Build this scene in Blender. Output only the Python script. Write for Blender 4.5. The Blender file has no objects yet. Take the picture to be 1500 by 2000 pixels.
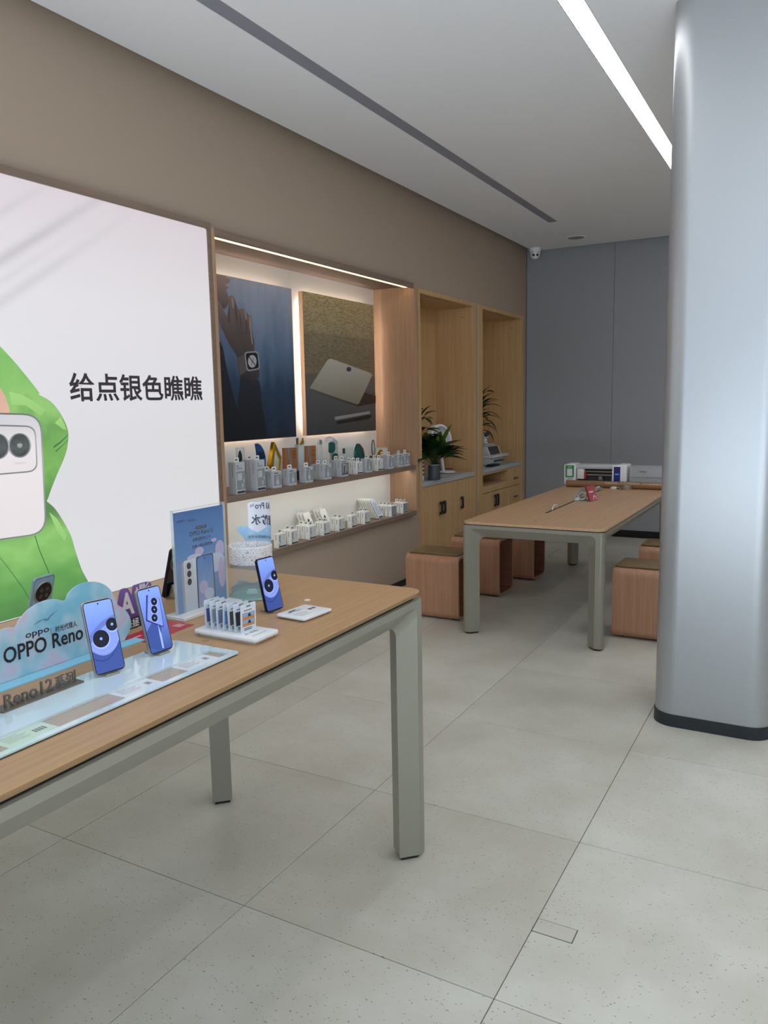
import bpy, bmesh, math, random
from mathutils import Vector, Matrix

random.seed(7)
SC = bpy.context.scene
COL = SC.collection
R = math.radians
PI = math.pi

# ------------------------------------------------------------------ camera
F_PX = 1525.4
CAM = Vector((0.0, 0.0, 1.49))
_p, _r, _y = 0.137213, -0.0190809, -0.5103867
_fw = Vector((math.sin(_y) * math.cos(_p), math.cos(_y) * math.cos(_p), -math.sin(_p)))
_rt = Vector((math.cos(_y), -math.sin(_y), 0))
_up = _rt.cross(_fw)
_ri = math.cos(_r) * _rt + math.sin(_r) * _up
_ui = -math.sin(_r) * _rt + math.cos(_r) * _up
cd = bpy.data.cameras.new('camera')
cd.sensor_fit = 'HORIZONTAL'
cd.sensor_width = 36.0
cd.lens = 36.0 * F_PX / 1500.0
cd.clip_start = 0.05
co = bpy.data.objects.new('camera', cd)
COL.objects.link(co)
co.matrix_world = Matrix(((_ri.x, _ui.x, -_fw.x, CAM.x), (_ri.y, _ui.y, -_fw.y, CAM.y), (_ri.z, _ui.z, -_fw.z, CAM.z), (0, 0, 0, 1)))
SC.camera = co


def at(ax, v, px, py):
    """a point of the photograph on the plane ax = v of the place"""
    d = _fw + _ri * ((px - 750) / F_PX) - _ui * ((py - 1000) / F_PX)
    i = 'xyz'.index(ax)
    return CAM + d * ((v - CAM[i]) / d[i])


# ------------------------------------------------------------------ light, exposure
SC.view_settings.view_transform = 'Standard'
SC.view_settings.look = 'None'
SC.view_settings.exposure = 0.06
SC.view_settings.gamma = 1.0
SC.view_settings.use_curve_mapping = False
SC.cycles.use_denoising = True
SC.cycles.max_bounces = 10
SC.cycles.diffuse_bounces = 6
SC.cycles.transparent_max_bounces = 16
w = bpy.data.worlds.new('outdoor_sky')
SC.world = w
w.use_nodes = True
w.node_tree.nodes['Background'].inputs[0].default_value = (0.62, 0.78, 1.0, 1)
w.node_tree.nodes['Background'].inputs[1].default_value = 0.8


def area(name, loc, rot, sx, sy, energy, col):
    l = bpy.data.lights.new(name, 'AREA')
    l.shape = 'RECTANGLE'
    l.size, l.size_y = sx, sy
    l.energy = energy
    l.color = col
    o = bpy.data.objects.new(name, l)
    COL.objects.link(o)
    o.location = loc
    o.rotation_euler = rot
    o['kind'] = 'helper'
    return o


# daylight entering through the shop front behind the photographer
area('daylight_shopfront', (0.9, -2.52, 1.30), (R(90), 0, 0), 5.2, 2.3, 20.0, (0.62, 0.81, 1.0))
# added upward fill lamp outside the shop front, brightens the ceiling like pavement bounce
area('ceiling_fill_lamp', (0.6, -4.4, 0.03), (R(180), 0, 0), 6.4, 3.4, 1150.0, (0.80, 0.90, 1.0))
STRIP_E = 10.5

# ------------------------------------------------------------------ helpers


def lin(c):
    return tuple(((v / 255) / 12.92 if v / 255 <= 0.04045 else ((v / 255 + 0.055) / 1.055) ** 2.4) for v in c[:3]) + (1.0,)


MATS = {}


def M(name, col=(200, 200, 200), rough=0.5, metal=0.0, spec=0.5, emit=0.0, ecol=None, trans=0.0, alpha=1.0, coat=0.0):
    if name in MATS:
        return MATS[name]
    m = bpy.data.materials.new(name)
    m.use_nodes = True
    b = m.node_tree.nodes['Principled BSDF']
    b.inputs['Base Color'].default_value = lin(col)
    b.inputs['Roughness'].default_value = rough
    b.inputs['Metallic'].default_value = metal
    b.inputs['Specular IOR Level'].default_value = spec
    b.inputs['Transmission Weight'].default_value = trans
    b.inputs['Alpha'].default_value = alpha
    b.inputs['Coat Weight'].default_value = coat
    if emit:
        b.inputs['Emission Color'].default_value = lin(ecol or col)
        b.inputs['Emission Strength'].default_value = emit
    MATS[name] = m
    return m


def nodes(m):
    return m.node_tree.nodes, m.node_tree.links, m.node_tree.nodes['Principled BSDF']


def ramp(N, stops):
    r = N.new('ShaderNodeValToRGB')
    e = r.color_ramp.elements
    while len(e) < len(stops):
        e.new(0.5)
    for k, (p, c) in enumerate(stops):
        e[k].position = p
        e[k].color = lin(c)
    return r


def wood(name, c1, c2, axis='y', scale=1.0, rough=0.45):
    m = M(name, c1, rough)
    N, L, b = nodes(m)
    tc = N.new('ShaderNodeTexCoord')
    mp = N.new('ShaderNodeMapping')
    s = [70 * scale] * 3
    s['xyz'.index(axis)] = 1.6 * scale
    mp.inputs['Scale'].default_value = s
    n1 = N.new('ShaderNodeTexNoise')
    n1.inputs['Scale'].default_value = 1.0
    n1.inputs['Detail'].default_value = 5
    n1.inputs['Roughness'].default_value = 0.65
    r = ramp(N, [(0.32, c1), (0.68, c2)])
    L.new(tc.outputs['Object'], mp.inputs['Vector'])
    L.new(mp.outputs['Vector'], n1.inputs['Vector'])
    L.new(n1.outputs['Fac'], r.inputs['Fac'])
    L.new(r.outputs['Color'], b.inputs['Base Color'])
    bp = N.new('ShaderNodeBump')
    bp.inputs['Strength'].default_value = 0.05
    bp.inputs['Distance'].default_value = 0.002
    L.new(n1.outputs['Fac'], bp.inputs['Height'])
    L.new(bp.outputs['Normal'], b.inputs['Normal'])
    return m


def grad(name, stops, axis='z', emit=0.0, rough=0.5, noise=0.0, nscale=3.0, nvec=(1, 1, 1), metal=0.0):
    """a printed colour run across the bounding box of the sheet"""
    m = M(name, stops[0][1], rough, metal)
    N, L, b = nodes(m)
    tc = N.new('ShaderNodeTexCoord')
    sp = N.new('ShaderNodeSeparateXYZ')
    L.new(tc.outputs['Generated'], sp.inputs[0])
    r = ramp(N, stops)
    out = sp.outputs['XYZ'.index(axis.upper())]
    if noise:
        mp = N.new('ShaderNodeMapping')
        mp.inputs['Scale'].default_value = nvec
        nz = N.new('ShaderNodeTexNoise')
        nz.inputs['Scale'].default_value = nscale
        nz.inputs['Detail'].default_value = 3
        L.new(tc.outputs['Generated'], mp.inputs['Vector'])
        L.new(mp.outputs['Vector'], nz.inputs['Vector'])
        ma = N.new('ShaderNodeMath')
        ma.operation = 'MULTIPLY_ADD'
        ma.inputs[1].default_value = noise
        L.new(nz.outputs['Fac'], ma.inputs[0])
        ad = N.new('ShaderNodeMath')
        ad.operation = 'ADD'
        ad.inputs[1].default_value = -0.5 * noise
        L.new(out, ad.inputs[0])
        L.new(ad.outputs[0], ma.inputs[2])
        out = ma.outputs[0]
    L.new(out, r.inputs['Fac'])
    L.new(r.outputs['Color'], b.inputs['Base Color'])
    if emit:
        L.new(r.outputs['Color'], b.inputs['Emission Color'])
        b.inputs['Emission Strength'].default_value = emit
    return m


OFF = {}


class B:
    """collects vertices and faces for one mesh"""

    def __init__(s):
        s.v, s.f = [], []

    def add(s, vs, fs):
        n = len(s.v)
        s.v += [Vector(v) for v in vs]
        s.f += [tuple(i + n for i in f) for f in fs]
        return s

    def box(s, x0, x1, y0, y1, z0, z1):
        return s.add([(x0, y0, z0), (x1, y0, z0), (x1, y1, z0), (x0, y1, z0), (x0, y0, z1), (x1, y0, z1), (x1, y1, z1), (x0, y1, z1)],
                     [(3, 2, 1, 0), (4, 5, 6, 7), (0, 1, 5, 4), (1, 2, 6, 5), (2, 3, 7, 6), (3, 0, 4, 7)])

    def prism(s, pts, o, U, V, W):
        """polygon pts (u,v) in the frame o,U,V, extruded along the vector W"""
        o, U, V, W = Vector(o), Vector(U), Vector(V), Vector(W)
        n = len(pts)
        a = [o + U * p[0] + V * p[1] for p in pts]
        b_ = [q + W for q in a]
        fs = [tuple(range(n))[::-1], tuple(range(n, 2 * n))] + [(i, (i + 1) % n, n + (i + 1) % n, n + i) for i in range(n)]
        return s.add(a + b_, fs)

    def flat(s, pts):
        return s.add(pts, [tuple(range(len(pts)))])

    def cyl(s, c, r, h, ax=(0, 0, 1), seg=20, r2=None):
        ax = Vector(ax).normalized()
        t = ax.orthogonal().normalized()
        u = ax.cross(t)
        c = Vector(c)
        r2 = r if r2 is None else r2
        a = [c + (t * math.cos(2 * PI * i / seg) + u * math.sin(2 * PI * i / seg)) * r for i in range(seg)]
        b_ = [c + ax * h + (t * math.cos(2 * PI * i / seg) + u * math.sin(2 * PI * i / seg)) * r2 for i in range(seg)]
        fs = [tuple(range(seg))[::-1], tuple(range(seg, 2 * seg))] + [(i, (i + 1) % seg, seg + (i + 1) % seg, seg + i) for i in range(seg)]
        return s.add(a + b_, fs)

    def lathe(s, prof, c, seg=24, ax=(0, 0, 1), close=False):
        ax = Vector(ax).normalized()
        t = ax.orthogonal().normalized()
        u = ax.cross(t)
        c = Vector(c)
        n = len(prof)
        vs, fs = [], []
        for i in range(seg):
            a = 2 * PI * i / seg
            d = t * math.cos(a) + u * math.sin(a)
            vs += [c + d * p[0] + ax * p[1] for p in prof]
        for i in range(seg):
            j = (i + 1) % seg
            for k in range(n if close else n - 1):
                k2 = (k + 1) % n
                fs.append((i * n + k, j * n + k, j * n + k2, i * n + k2))
        return s.add(vs, fs)

    def tube(s, path, r, seg=8, caps=True):
        path = [Vector(p) for p in path]
        n = len(path)
        vs, fs = [], []
        t0 = None
        for i, p in enumerate(path):
            d = (path[min(i + 1, n - 1)] - path[max(i - 1, 0)]).normalized()
            t = d.orthogonal().normalized() if t0 is None else (t0 - d * t0.dot(d)).normalized()
            t0 = t
            u = d.cross(t)
            rr = r[i] if isinstance(r, (list, tuple)) else r
            vs += [p + (t * math.cos(2 * PI * k / seg) + u * math.sin(2 * PI * k / seg)) * rr for k in range(seg)]
        for i in range(n - 1):
            for k in range(seg):
                k2 = (k + 1) % seg
                fs.append((i * seg + k, i * seg + k2, (i + 1) * seg + k2, (i + 1) * seg + k))
        if caps:
            fs += [tuple(range(seg))[::-1], tuple(range((n - 1) * seg, n * seg))]
        return s.add(vs, fs)

    def bridge(s, loops, close=False):
        n = len(loops[0])
        vs = [p for l in loops for p in l]
        fs = []
        for i in range(len(loops) - 1 + (1 if close else 0)):
            a, b_ = i * n, ((i + 1) % len(loops)) * n
            for k in range(n - 1):
                fs.append((a + k, a + k + 1, b_ + k + 1, b_ + k))
        return s.add(vs, fs)

    def mesh(s, name, mat, bevel=0.0, seg=2, smooth=False, angle=35, off=None, merge=False):
        me = bpy.data.meshes.new(name)
        o = off or Vector((0, 0, 0))
        me.from_pydata([tuple(v - o) for v in s.v], [], s.f)
        me.validate()
        bm = bmesh.new()
        bm.from_mesh(me)
        if merge:
            bmesh.ops.remove_doubles(bm, verts=bm.verts, dist=1e-5)
        bmesh.ops.recalc_face_normals(bm, faces=bm.faces)
        if bevel:
            ed = [e for e in bm.edges if len(e.link_faces) == 2 and e.calc_face_angle(0) > R(30)]
            bmesh.ops.bevel(bm, geom=ed, offset=bevel, segments=seg, profile=0.5, affect='EDGES', clamp_overlap=True)
        bm.to_mesh(me)
        bm.free()
        if smooth or bevel:
            me.polygons.foreach_set('use_smooth', [True] * len(me.polygons))
            me.set_sharp_from_angle(angle=R(angle))
        if mat:
            me.materials.append(mat)
        return me

    def obj(s, name, mat, parent=None, bevel=0.0, seg=2, smooth=False, angle=35, merge=False):
        off = OFF.get(parent.name) if parent else None
        return mobj(name, s.mesh(name, mat, bevel, seg, smooth, angle, off, merge), parent)


def mobj(name, me, parent=None):
    o = bpy.data.objects.new(name, me)
    COL.objects.link(o)
    if parent:
        o.parent = parent
        if parent.name in OFF:
            OFF[o.name] = OFF[parent.name]
    return o


def thing(name, label, cat, loc=(0, 0, 0), rz=0.0, group=None, local=False):
    o = bpy.data.objects.new(name, None)
    o.empty_display_size = 0.05
    COL.objects.link(o)
    o.location = loc
    o.rotation_euler = (0, 0, rz)
    o['label'] = label
    o['category'] = cat
    if group:
        o['group'] = group
    OFF[o.name] = Vector((0, 0, 0)) if local else Vector(loc)
    return o


def tag(o, label, cat, group=None):
    o['label'] = label
    o['category'] = cat
    if group:
        o['group'] = group
    return o


def struct(o, label=None, cat=None):
    o['kind'] = 'structure'
    if label:
        o['label'] = label
    if cat:
        o['category'] = cat
    return o


def dup(root, loc, rz=0.0, label=None, group=None):
    def rec(o, par):
        c = o.copy()
        COL.objects.link(c)
        c.parent = par
        OFF[c.name] = OFF.get(o.name, Vector((0, 0, 0)))
        for ch in list(o.children):
            rec(ch, c)
        return c
    r = rec(root, None)
    r.location = loc
    r.rotation_euler = (0, 0, rz)
    if label:
        r['label'] = label
    if group:
        r['group'] = group
    return r


def rrect(x0, x1, y0, y1, r, n=5, guard=0.0):
    """rounded rectangle; guard adds points on the straights so that flat sides shade flat"""
    rs = r if isinstance(r, (list, tuple)) else [r] * 4
    out = []
    for (cx, cy, a0, rr) in ((x1 - rs[0], y1 - rs[0], 0, rs[0]), (x0 + rs[1], y1 - rs[1], 90, rs[1]), (x0 + rs[2], y0 + rs[2], 180, rs[2]), (x1 - rs[3], y0 + rs[3], 270, rs[3])):
        for k in range(n + 1):
            a = R(a0 + 90 * k / n)
            p = (cx + rr * math.cos(a), cy + rr * math.sin(a))
            if k == 0 and guard:
                out.append((p[0] + guard * math.sin(a), p[1] - guard * math.cos(a)))
            out.append(p)
            if k == n and guard:
                out.append((p[0] - guard * math.sin(a), p[1] + guard * math.cos(a)))
    return out


def ellipse(cx, cy, rx, ry, n=24):
    return [(cx + rx * math.cos(2 * PI * k / n), cy + ry * math.sin(2 * PI * k / n)) for k in range(n)]


def text_raw(body, bold=0.0, extrude=0.0, res=3, align='LEFT', spacing=1.0):
    cu = bpy.data.curves.new('lettering', 'FONT')
    cu.body = body
    cu.size = 1.0
    cu.offset = bold
    cu.extrude = extrude
    cu.resolution_u = res
    cu.space_character = spacing
    cu.align_x = align
    o = bpy.data.objects.new('lettering', cu)
    me = bpy.data.meshes.new_from_object(o)
    vs = [v.co.copy() for v in me.vertices]
    fs = [tuple(p.vertices) for p in me.polygons]
    bpy.data.objects.remove(o)
    bpy.data.curves.remove(cu)
    bpy.data.meshes.remove(me)
    return vs, fs


def letters(name, body, o, U, V, width, height, mat, parent, bold=0.0, extrude=0.0, res=2, W=None, fn=None):
    """text fitted to the box width x height with its lower left corner at o, reading along U, up along V"""
    vs, fs = text_raw(body, bold, extrude, res)
    if not vs:
        return None
    x0, x1 = min(v.x for v in vs), max(v.x for v in vs)
    y0, y1 = min(v.y for v in vs), max(v.y for v in vs)
    sy = height / (y1 - y0)
    sx = sy if width is None else width / (x1 - x0)
    o, U, V = Vector(o), Vector(U), Vector(V)
    W = Vector(W) if W else U.cross(V)
    if fn:
        pts = [fn((v.x - x0) * sx, (v.y - y0) * sy) for v in vs]
    else:
        pts = [o + U * ((v.x - x0) * sx) + V * ((v.y - y0) * sy) + W * (v.z * sy) for v in vs]
    b = B()
    b.add(pts, fs)
    return b.obj(name, mat, parent)


def sheet(name, pts, mat, parent, lift=None):
    b = B()
    if lift:
        pts = [Vector(p) + Vector(lift) for p in pts]
    b.flat(pts)
    return b.obj(name, mat, parent)


def catmull(pts, n=4):
    """smooth curve through the outline points"""
    out = []
    m = len(pts)
    for i in range(m - 1):
        p0, p1, p2, p3 = (Vector(pts[max(i - 1, 0)]), Vector(pts[i]), Vector(pts[i + 1]), Vector(pts[min(i + 2, m - 1)]))
        for k in range(n):
            t_ = k / n
            q_ = 0.5 * ((2 * p1) + (p2 - p0) * t_ + (2 * p0 - 5 * p1 + 4 * p2 - p3) * t_ * t_ + (3 * p1 - p0 - 3 * p2 + p3) * t_ ** 3)
            out.append((q_.x, q_.y))
    return out + [tuple(pts[-1])]


def onx(x, pts):
    """photo outline on the wall-parallel plane at x"""
    return [at('x', x, *p) for p in pts]


X, Y, Z = Vector((1, 0, 0)), Vector((0, 1, 0)), Vector((0, 0, 1))

# ------------------------------------------------------------------ materials
WALL = M('taupe_wall_paint', (172, 153, 135), 0.8, spec=0.2)
CEIL = M('white_ceiling_paint', (234, 234, 236), 0.85, spec=0.2)
GREYP = M('grey_wall_panel', (152, 154, 158), 0.55, spec=0.3)
BLACK = M('black_plinth', (18, 19, 21), 0.5)
COLM = M('silver_grey_column_paint', (172, 174, 176), 0.36, 0.62)
GAP = M('dark_joint', (26, 24, 23), 0.8)
GROUT = M('grout', (96, 92, 86), 0.9)
OAK_T = wood('oak_tabletop', (166, 130, 92), (182, 146, 106), 'y', 1.0, 0.4)
OAK_F = wood('oak_meeting_tabletop', (180, 144, 108), (198, 162, 126), 'y', 1.0, 0.4)
OAK_V = wood('oak_veneer_upright', (164, 128, 98), (186, 150, 118), 'z', 1.0, 0.5)
OAK_SHADED = wood('oak_lengthwise_shaded', (118, 98, 84), (136, 114, 98), 'y', 1.0, 0.5)  # same oak as the uprights, with the shade on boards and trims in its colour
PLY = wood('maple_cabinet', (188, 148, 100), (206, 168, 120), 'z', 0.7, 0.5)
STOOLW = wood('red_oak_bentwood', (166, 120, 92), (186, 140, 110), 'z', 1.0, 0.42)
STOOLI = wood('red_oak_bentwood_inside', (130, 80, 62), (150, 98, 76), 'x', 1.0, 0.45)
LEATHER = M('olive_brown_leather', (118, 98, 66), 0.45)
FRAME = M('champagne_metal', (150, 147, 134), 0.36, 0.3)
STONE = M('grey_worktop_stone', (176, 178, 180), 0.25)
WHITE = M('white_plastic', (228, 229, 230), 0.35)
OFFW = M('warm_white_plastic', (214, 212, 206), 0.4)
BLK = M('black_plastic', (22, 22, 24), 0.4)
DGREY = M('dark_grey_plastic', (58, 60, 62), 0.45)
MGREY = M('mid_grey_plastic', (128, 131, 134), 0.4)
STEEL = M('brushed_steel', (176, 172, 164), 0.3, 0.9)
NICHEW = M('white_niche_back', (232, 233, 230), 0.6)
INK = M('dark_ink', (34, 34, 40), 0.6)
CLEAR = M('clear_acrylic', (225, 236, 236), 0.04, alpha=0.035)
CLEARE = M('clear_acrylic_edge', (206, 220, 220), 0.05, alpha=0.5)
BOXG = M('pale_grey_carton', (190, 194, 198), 0.5)
BOXP = M('grey_carton_print', (140, 146, 152), 0.5)
BOXD = M('dark_carton_print', (98, 100, 108), 0.5)
BOXW = M('white_carton', (232, 232, 226), 0.5)
GREEN = M('leaf_green', (34, 62, 24), 0.4)
GREEN2 = M('leaf_green_light', (84, 110, 34), 0.4)
SKIN = M('printed_skin', (150, 112, 96), 0.6)

# floor tile material: pale terrazzo with small dark chips
TILE = M('pale_terrazzo', (196, 194, 184), 0.34)
N_, L_, b_ = nodes(TILE)
tc = N_.new('ShaderNodeTexCoord')
oi = N_.new('ShaderNodeObjectInfo')
geo = N_.new('ShaderNodeNewGeometry')
mp = N_.new('ShaderNodeMapping')
mp.inputs['Scale'].default_value = (66, 112, 1)
mp.inputs['Rotation'].default_value = (0, 0, 0.5)
vo = N_.new('ShaderNodeTexVoronoi')
vo.feature = 'F1'
vo.inputs['Scale'].default_value = 1.0
wn = N_.new('ShaderNodeTexNoise')
wn.inputs['Scale'].default_value = 45
ds = N_.new('ShaderNodeVectorMath')
ds.operation = 'MULTIPLY_ADD'
ds.inputs[1].default_value = (1.3, 1.3, 0)
L_.new(geo.outputs['Position'], mp.inputs['Vector'])
L_.new(geo.outputs['Position'], wn.inputs['Vector'])
L_.new(wn.outputs['Color'], ds.inputs[0])
L_.new(mp.outputs['Vector'], ds.inputs[2])
L_.new(ds.outputs[0], vo.inputs['Vector'])
r1 = ramp(N_, [(0.10, (255, 255, 255)), (0.20, (0, 0, 0))])
L_.new(vo.outputs['Distance'], r1.inputs['Fac'])
sx = N_.new('ShaderNodeSeparateColor')
L_.new(vo.outputs['Color'], sx.inputs[0])
r2 = ramp(N_, [(0.38, (0, 0, 0)), (0.46, (255, 255, 255))])
L_.new(sx.outputs[0], r2.inputs['Fac'])
mu = N_.new('ShaderNodeMath')
mu.operation = 'MULTIPLY'
L_.new(r1.outputs['Color'], mu.inputs[0])
L_.new(r2.outputs['Color'], mu.inputs[1])
mu2 = N_.new('ShaderNodeMath')
mu2.operation = 'MULTIPLY'
mu2.inputs[1].default_value = 0.85
L_.new(mu.outputs[0], mu2.inputs[0])
n2 = N_.new('ShaderNodeTexNoise')
n2.inputs['Scale'].default_value = 2.2
n2.inputs['Detail'].default_value = 6
n2.inputs['Roughness'].default_value = 0.6
L_.new(geo.outputs['Position'], n2.inputs['Vector'])
r3 = ramp(N_, [(0.3, (180, 176, 162)), (0.7, (202, 200, 189))])
ad = N_.new('ShaderNodeMath')
ad.operation = 'MULTIPLY_ADD'
ad.inputs[1].default_value = 0.22
sb = N_.new('ShaderNodeMath')
sb.operation = 'SUBTRACT'
sb.inputs[1].default_value = 0.11
L_.new(oi.outputs['Random'], ad.inputs[0])
L_.new(n2.outputs['Fac'], sb.inputs[0])
L_.new(sb.outputs[0], ad.inputs[2])
L_.new(ad.outputs[0], r3.inputs['Fac'])
mx = N_.new('ShaderNodeMix')
mx.data_type = 'RGBA'
mx.inputs['B'].default_value = lin((96, 90, 80))
L_.new(mu2.outputs[0], mx.inputs['Factor'])
L_.new(r3.outputs['Color'], mx.inputs['A'])
L_.new(mx.outputs['Result'], b_.inputs['Base Color'])
rr_ = N_.new('ShaderNodeMapRange')
rr_.inputs['To Min'].default_value = 0.28
rr_.inputs['To Max'].default_value = 0.46
L_.new(n2.outputs['Fac'], rr_.inputs['Value'])
L_.new(rr_.outputs['Result'], b_.inputs['Roughness'])

# ------------------------------------------------------------------ the room
XL, YB, ZC = -2.96, 8.64, 3.12
XR, YF = 4.2, -2.6
fl = struct(B().box(XL - 0.45, XR + 0.1, YF - 0.1, YB + 0.1, -0.06, -0.0035).obj('floor', GROUT), 'pale speckled stone tile floor with thin dark joints')
TX, TY = 0.8015, 0.7975
tile = B().box(-TX / 2 + 0.0013, TX / 2 - 0.0013, -TY / 2 + 0.0013, TY / 2 - 0.0013, -0.0035, 0).mesh('floor_tile', TILE, 0.0006, 1)
for i in range(-1, 9):
    for j in range(-6, 9):
        cx, cy = -2.252 + (i + 0.5) * TX, 1.679 + (j + 0.5) * TY
        if cx - TX / 2 > XR or cy - TY / 2 > YB:
            continue
        o = mobj('floor_tile', tile, fl)
        o.location = (cx, cy, 0)
        if i == -1:
            pass
h0 = B().box(-0.648, -0.531, 1.968, 2.031, 0.0, 0.0006).obj('hatch_frame', M('hatch_joint', (98, 92, 82), 0.7), fl)
B().box(-0.6465, -0.5345, 1.9705, 2.0285, 0.0, 0.0011).obj('floor_hatch', TILE, fl)

# ceiling: lowered plaster slab with a shadow gap to the walls and slots for the line lights
SLOTS = [(-2.295, -2.21), (-1.04, -0.938), (0.228, 0.330), (1.496, 1.598), (2.764, 2.866)]
S0, S1 = 2.0, 7.32
START = [S0, S0, 0.6, 0.6, 0.6]
ce = B()
xs = [-2.855] + [v for s in SLOTS for v in s] + [XR]
for k in range(0, len(xs), 2):
    ce.box(xs[k], xs[k + 1], YF, 8.565, ZC, ZC + 0.06)
for (a, b2), S0 in zip(SLOTS, START):
    ce.box(a, b2, YF, S0, ZC, ZC + 0.06)
    ce.box(a, b2, S1, 8.565, ZC, ZC + 0.06)
struct(ce.obj('ceiling', CEIL), 'white plaster ceiling with recessed line light slots')
struct(B().box(XL - 0.6, XR + 0.1, YF - 0.1, YB + 0.1, ZC + 0.22, ZC + 0.3).obj('ceiling_slab', M('grey_slab', (120, 118, 116), 0.9)), 'grey slab above the lowered ceiling')

# left wall with openings for the display niche and the two cabinets
wl = B()
NY0, NY1 = 3.348, 5.768
C1A, C1B, C2A, C2B = 5.905, 7.135, 7.205, 8.52
ZT = 2.43
wl.box(XL - 0.05, XL, YF, 3.36, 0, ZC + 0.22)
wl.box(XL - 0.05, XL, 3.36, 5.75, 0, 0.61)
wl.box(XL - 0.05, XL, 3.36, 5.75, 2.425, ZC + 0.22)
wl.box(XL - 0.05, XL, 5.75, C1A + 0.005, 0, ZC + 0.22)
wl.box(XL - 0.05, XL, C1A + 0.005, C1B - 0.005, ZT, ZC + 0.22)
wl.box(XL - 0.05, XL, C1B - 0.005, C2A + 0.005, 0, ZC + 0.22)
wl.box(XL - 0.05, XL, C2A + 0.005, C2B - 0.005, ZT, ZC + 0.22)
wl.box(XL - 0.05, XL, C2B - 0.005, YB, 0, ZC + 0.22)
struct(wl.obj('wall_left', WALL), 'taupe painted side wall above the light box and cabinets')
struct(B().box(XL - 0.6, XL - 0.55, YF, YB, 0, ZC + 0.22).obj('wall_outer', WALL), 'outer shell of the side wall')
wb = struct(B().box(XL - 0.6, XR, YB + 0.008, YB + 0.06, 0, ZC + 0.22).obj('wall_back', GAP), 'grey panelled rear wall')
px_ = [-2.955, -1.99, -0.77, 0.45, 1.67, 2.89, 4.11]
for k in range(len(px_) - 1):
    B().box(px_[k] + 0.0015, px_[k + 1] - 0.0015, YB - 0.006, YB + 0.008, 0.0, ZC + 0.22).obj('wall_panel', GREYP, wb, 0.001, 1)
struct(B().box(XL, XR, YB - 0.016, YB - 0.006, 0, 0.078).obj('baseboard_back', BLACK, bevel=0.002), 'black skirting along the rear wall')
bl = B()
bl.box(XL, XL + 0.010, YF, C1A, 0, 0.05)
struct(bl.obj('baseboard_left', BLACK), 'black skirting along the side wall')
struct(B().box(XL - 0.002, XL + 0.012, YB - 0.016, YB - 0.006, 0.05, ZC + 0.1).obj('trim_1', M('corner_trim', (112, 108, 104), 0.5)), 'thin grey trim in the room corner')
struct(B().box(XR, XR + 0.1, YF, YB, 0, ZC + 0.22).obj('wall_right', M('pale_wall_paint', (196, 196, 194), 0.8)), 'pale wall opposite the displays')
wf = B()
wf.box(XL - 0.6, -1.8, YF - 0.1, YF, 0, ZC + 0.22)
wf.box(3.6, XR + 0.1, YF - 0.1, YF, 0, ZC + 0.22)
wf.box(-1.8, 3.6, YF - 0.1, YF, 2.75, ZC + 0.22)
struct(wf.obj('wall_front', M('pale_wall_paint2', (190, 190, 188), 0.8)), 'shop front wall around the glass opening')
wfr = B()
for xx in (-1.8, 0.0, 1.8, 3.55):
    wfr.box(xx, xx + 0.05, YF - 0.08, YF - 0.02, 0, 2.75)
wfr.box(-1.8, 3.6, YF - 0.08, YF - 0.02, 2.70, 2.75)
struct(wfr.obj('window_1', DGREY), 'dark shop front window frame')

# column
pc = B()
pc.prism(rrect(-0.622, -0.125, 3.612, 4.12, 0.095, 12, 0.004), (0, 0, 0.058), X, Y, Vector((0, 0, ZC - 0.058)))
colo = struct(pc.obj('pillar', COLM, smooth=True), 'pale grey round-cornered pillar with black plinth')
B().prism(rrect(-0.626, -0.121, 3.608, 4.124, 0.098, 12, 0.004), (0, 0, 0.0), X, Y, Vector((0, 0, 0.058))).obj('plinth', M('black_rubber_plinth', (30, 36, 40), 0.45), colo, smooth=True)

# ------------------------------------------------------------------ line lights in the ceiling
DIFF_ON = M('lit_diffuser', (255, 255, 255), 0.5, emit=STRIP_E, ecol=(250, 252, 255))
DIFF_OFF = M('unlit_diffuser', (140, 141, 152), 0.6)
ALU = M('aluminium_profile', (170, 172, 178), 0.45, 0.4)
LL = ['unlit grey line light recessed in the ceiling above the wall displays', 'lit white line light in the ceiling running behind the pillar', 'lit white line light in the ceiling on the aisle side of the pillar', 'lit white line light in the ceiling over the open shop floor', 'lit white line light in the ceiling beside the far shop wall']
for k, (a, b2) in enumerate(SLOTS):
    S0 = START[k]
    t = thing('line_light', LL[k], 'ceiling light', ((a + b2) / 2, (S0 + S1) / 2, ZC), group='line lights in the ceiling')
    hb = B()
    hb.box(a + 0.0005, a + 0.004, S0 + 0.0005, S1 - 0.0005, ZC + 0.001, ZC + 0.05)
    hb.box(b2 - 0.004, b2 - 0.0005, S0 + 0.0005, S1 - 0.0005, ZC + 0.001, ZC + 0.05)
    hb.box(a + 0.004, b2 - 0.004, S0 + 0.0005, S0 + 0.004, ZC + 0.001, ZC + 0.05)
    hb.box(a + 0.004, b2 - 0.004, S1 - 0.004, S1 - 0.0005, ZC + 0.001, ZC + 0.05)
    hb.box(a + 0.004, b2 - 0.004, S0 + 0.004, S1 - 0.004, ZC + 0.045, ZC + 0.05)
    hb.obj('housing', ALU, t)
    B().box(a + 0.004, b2 - 0.004, S0 + 0.004, S1 - 0.004, ZC + 0.003, ZC + 0.008).obj('diffuser', DIFF_OFF if k == 0 else DIFF_ON, t)

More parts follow.
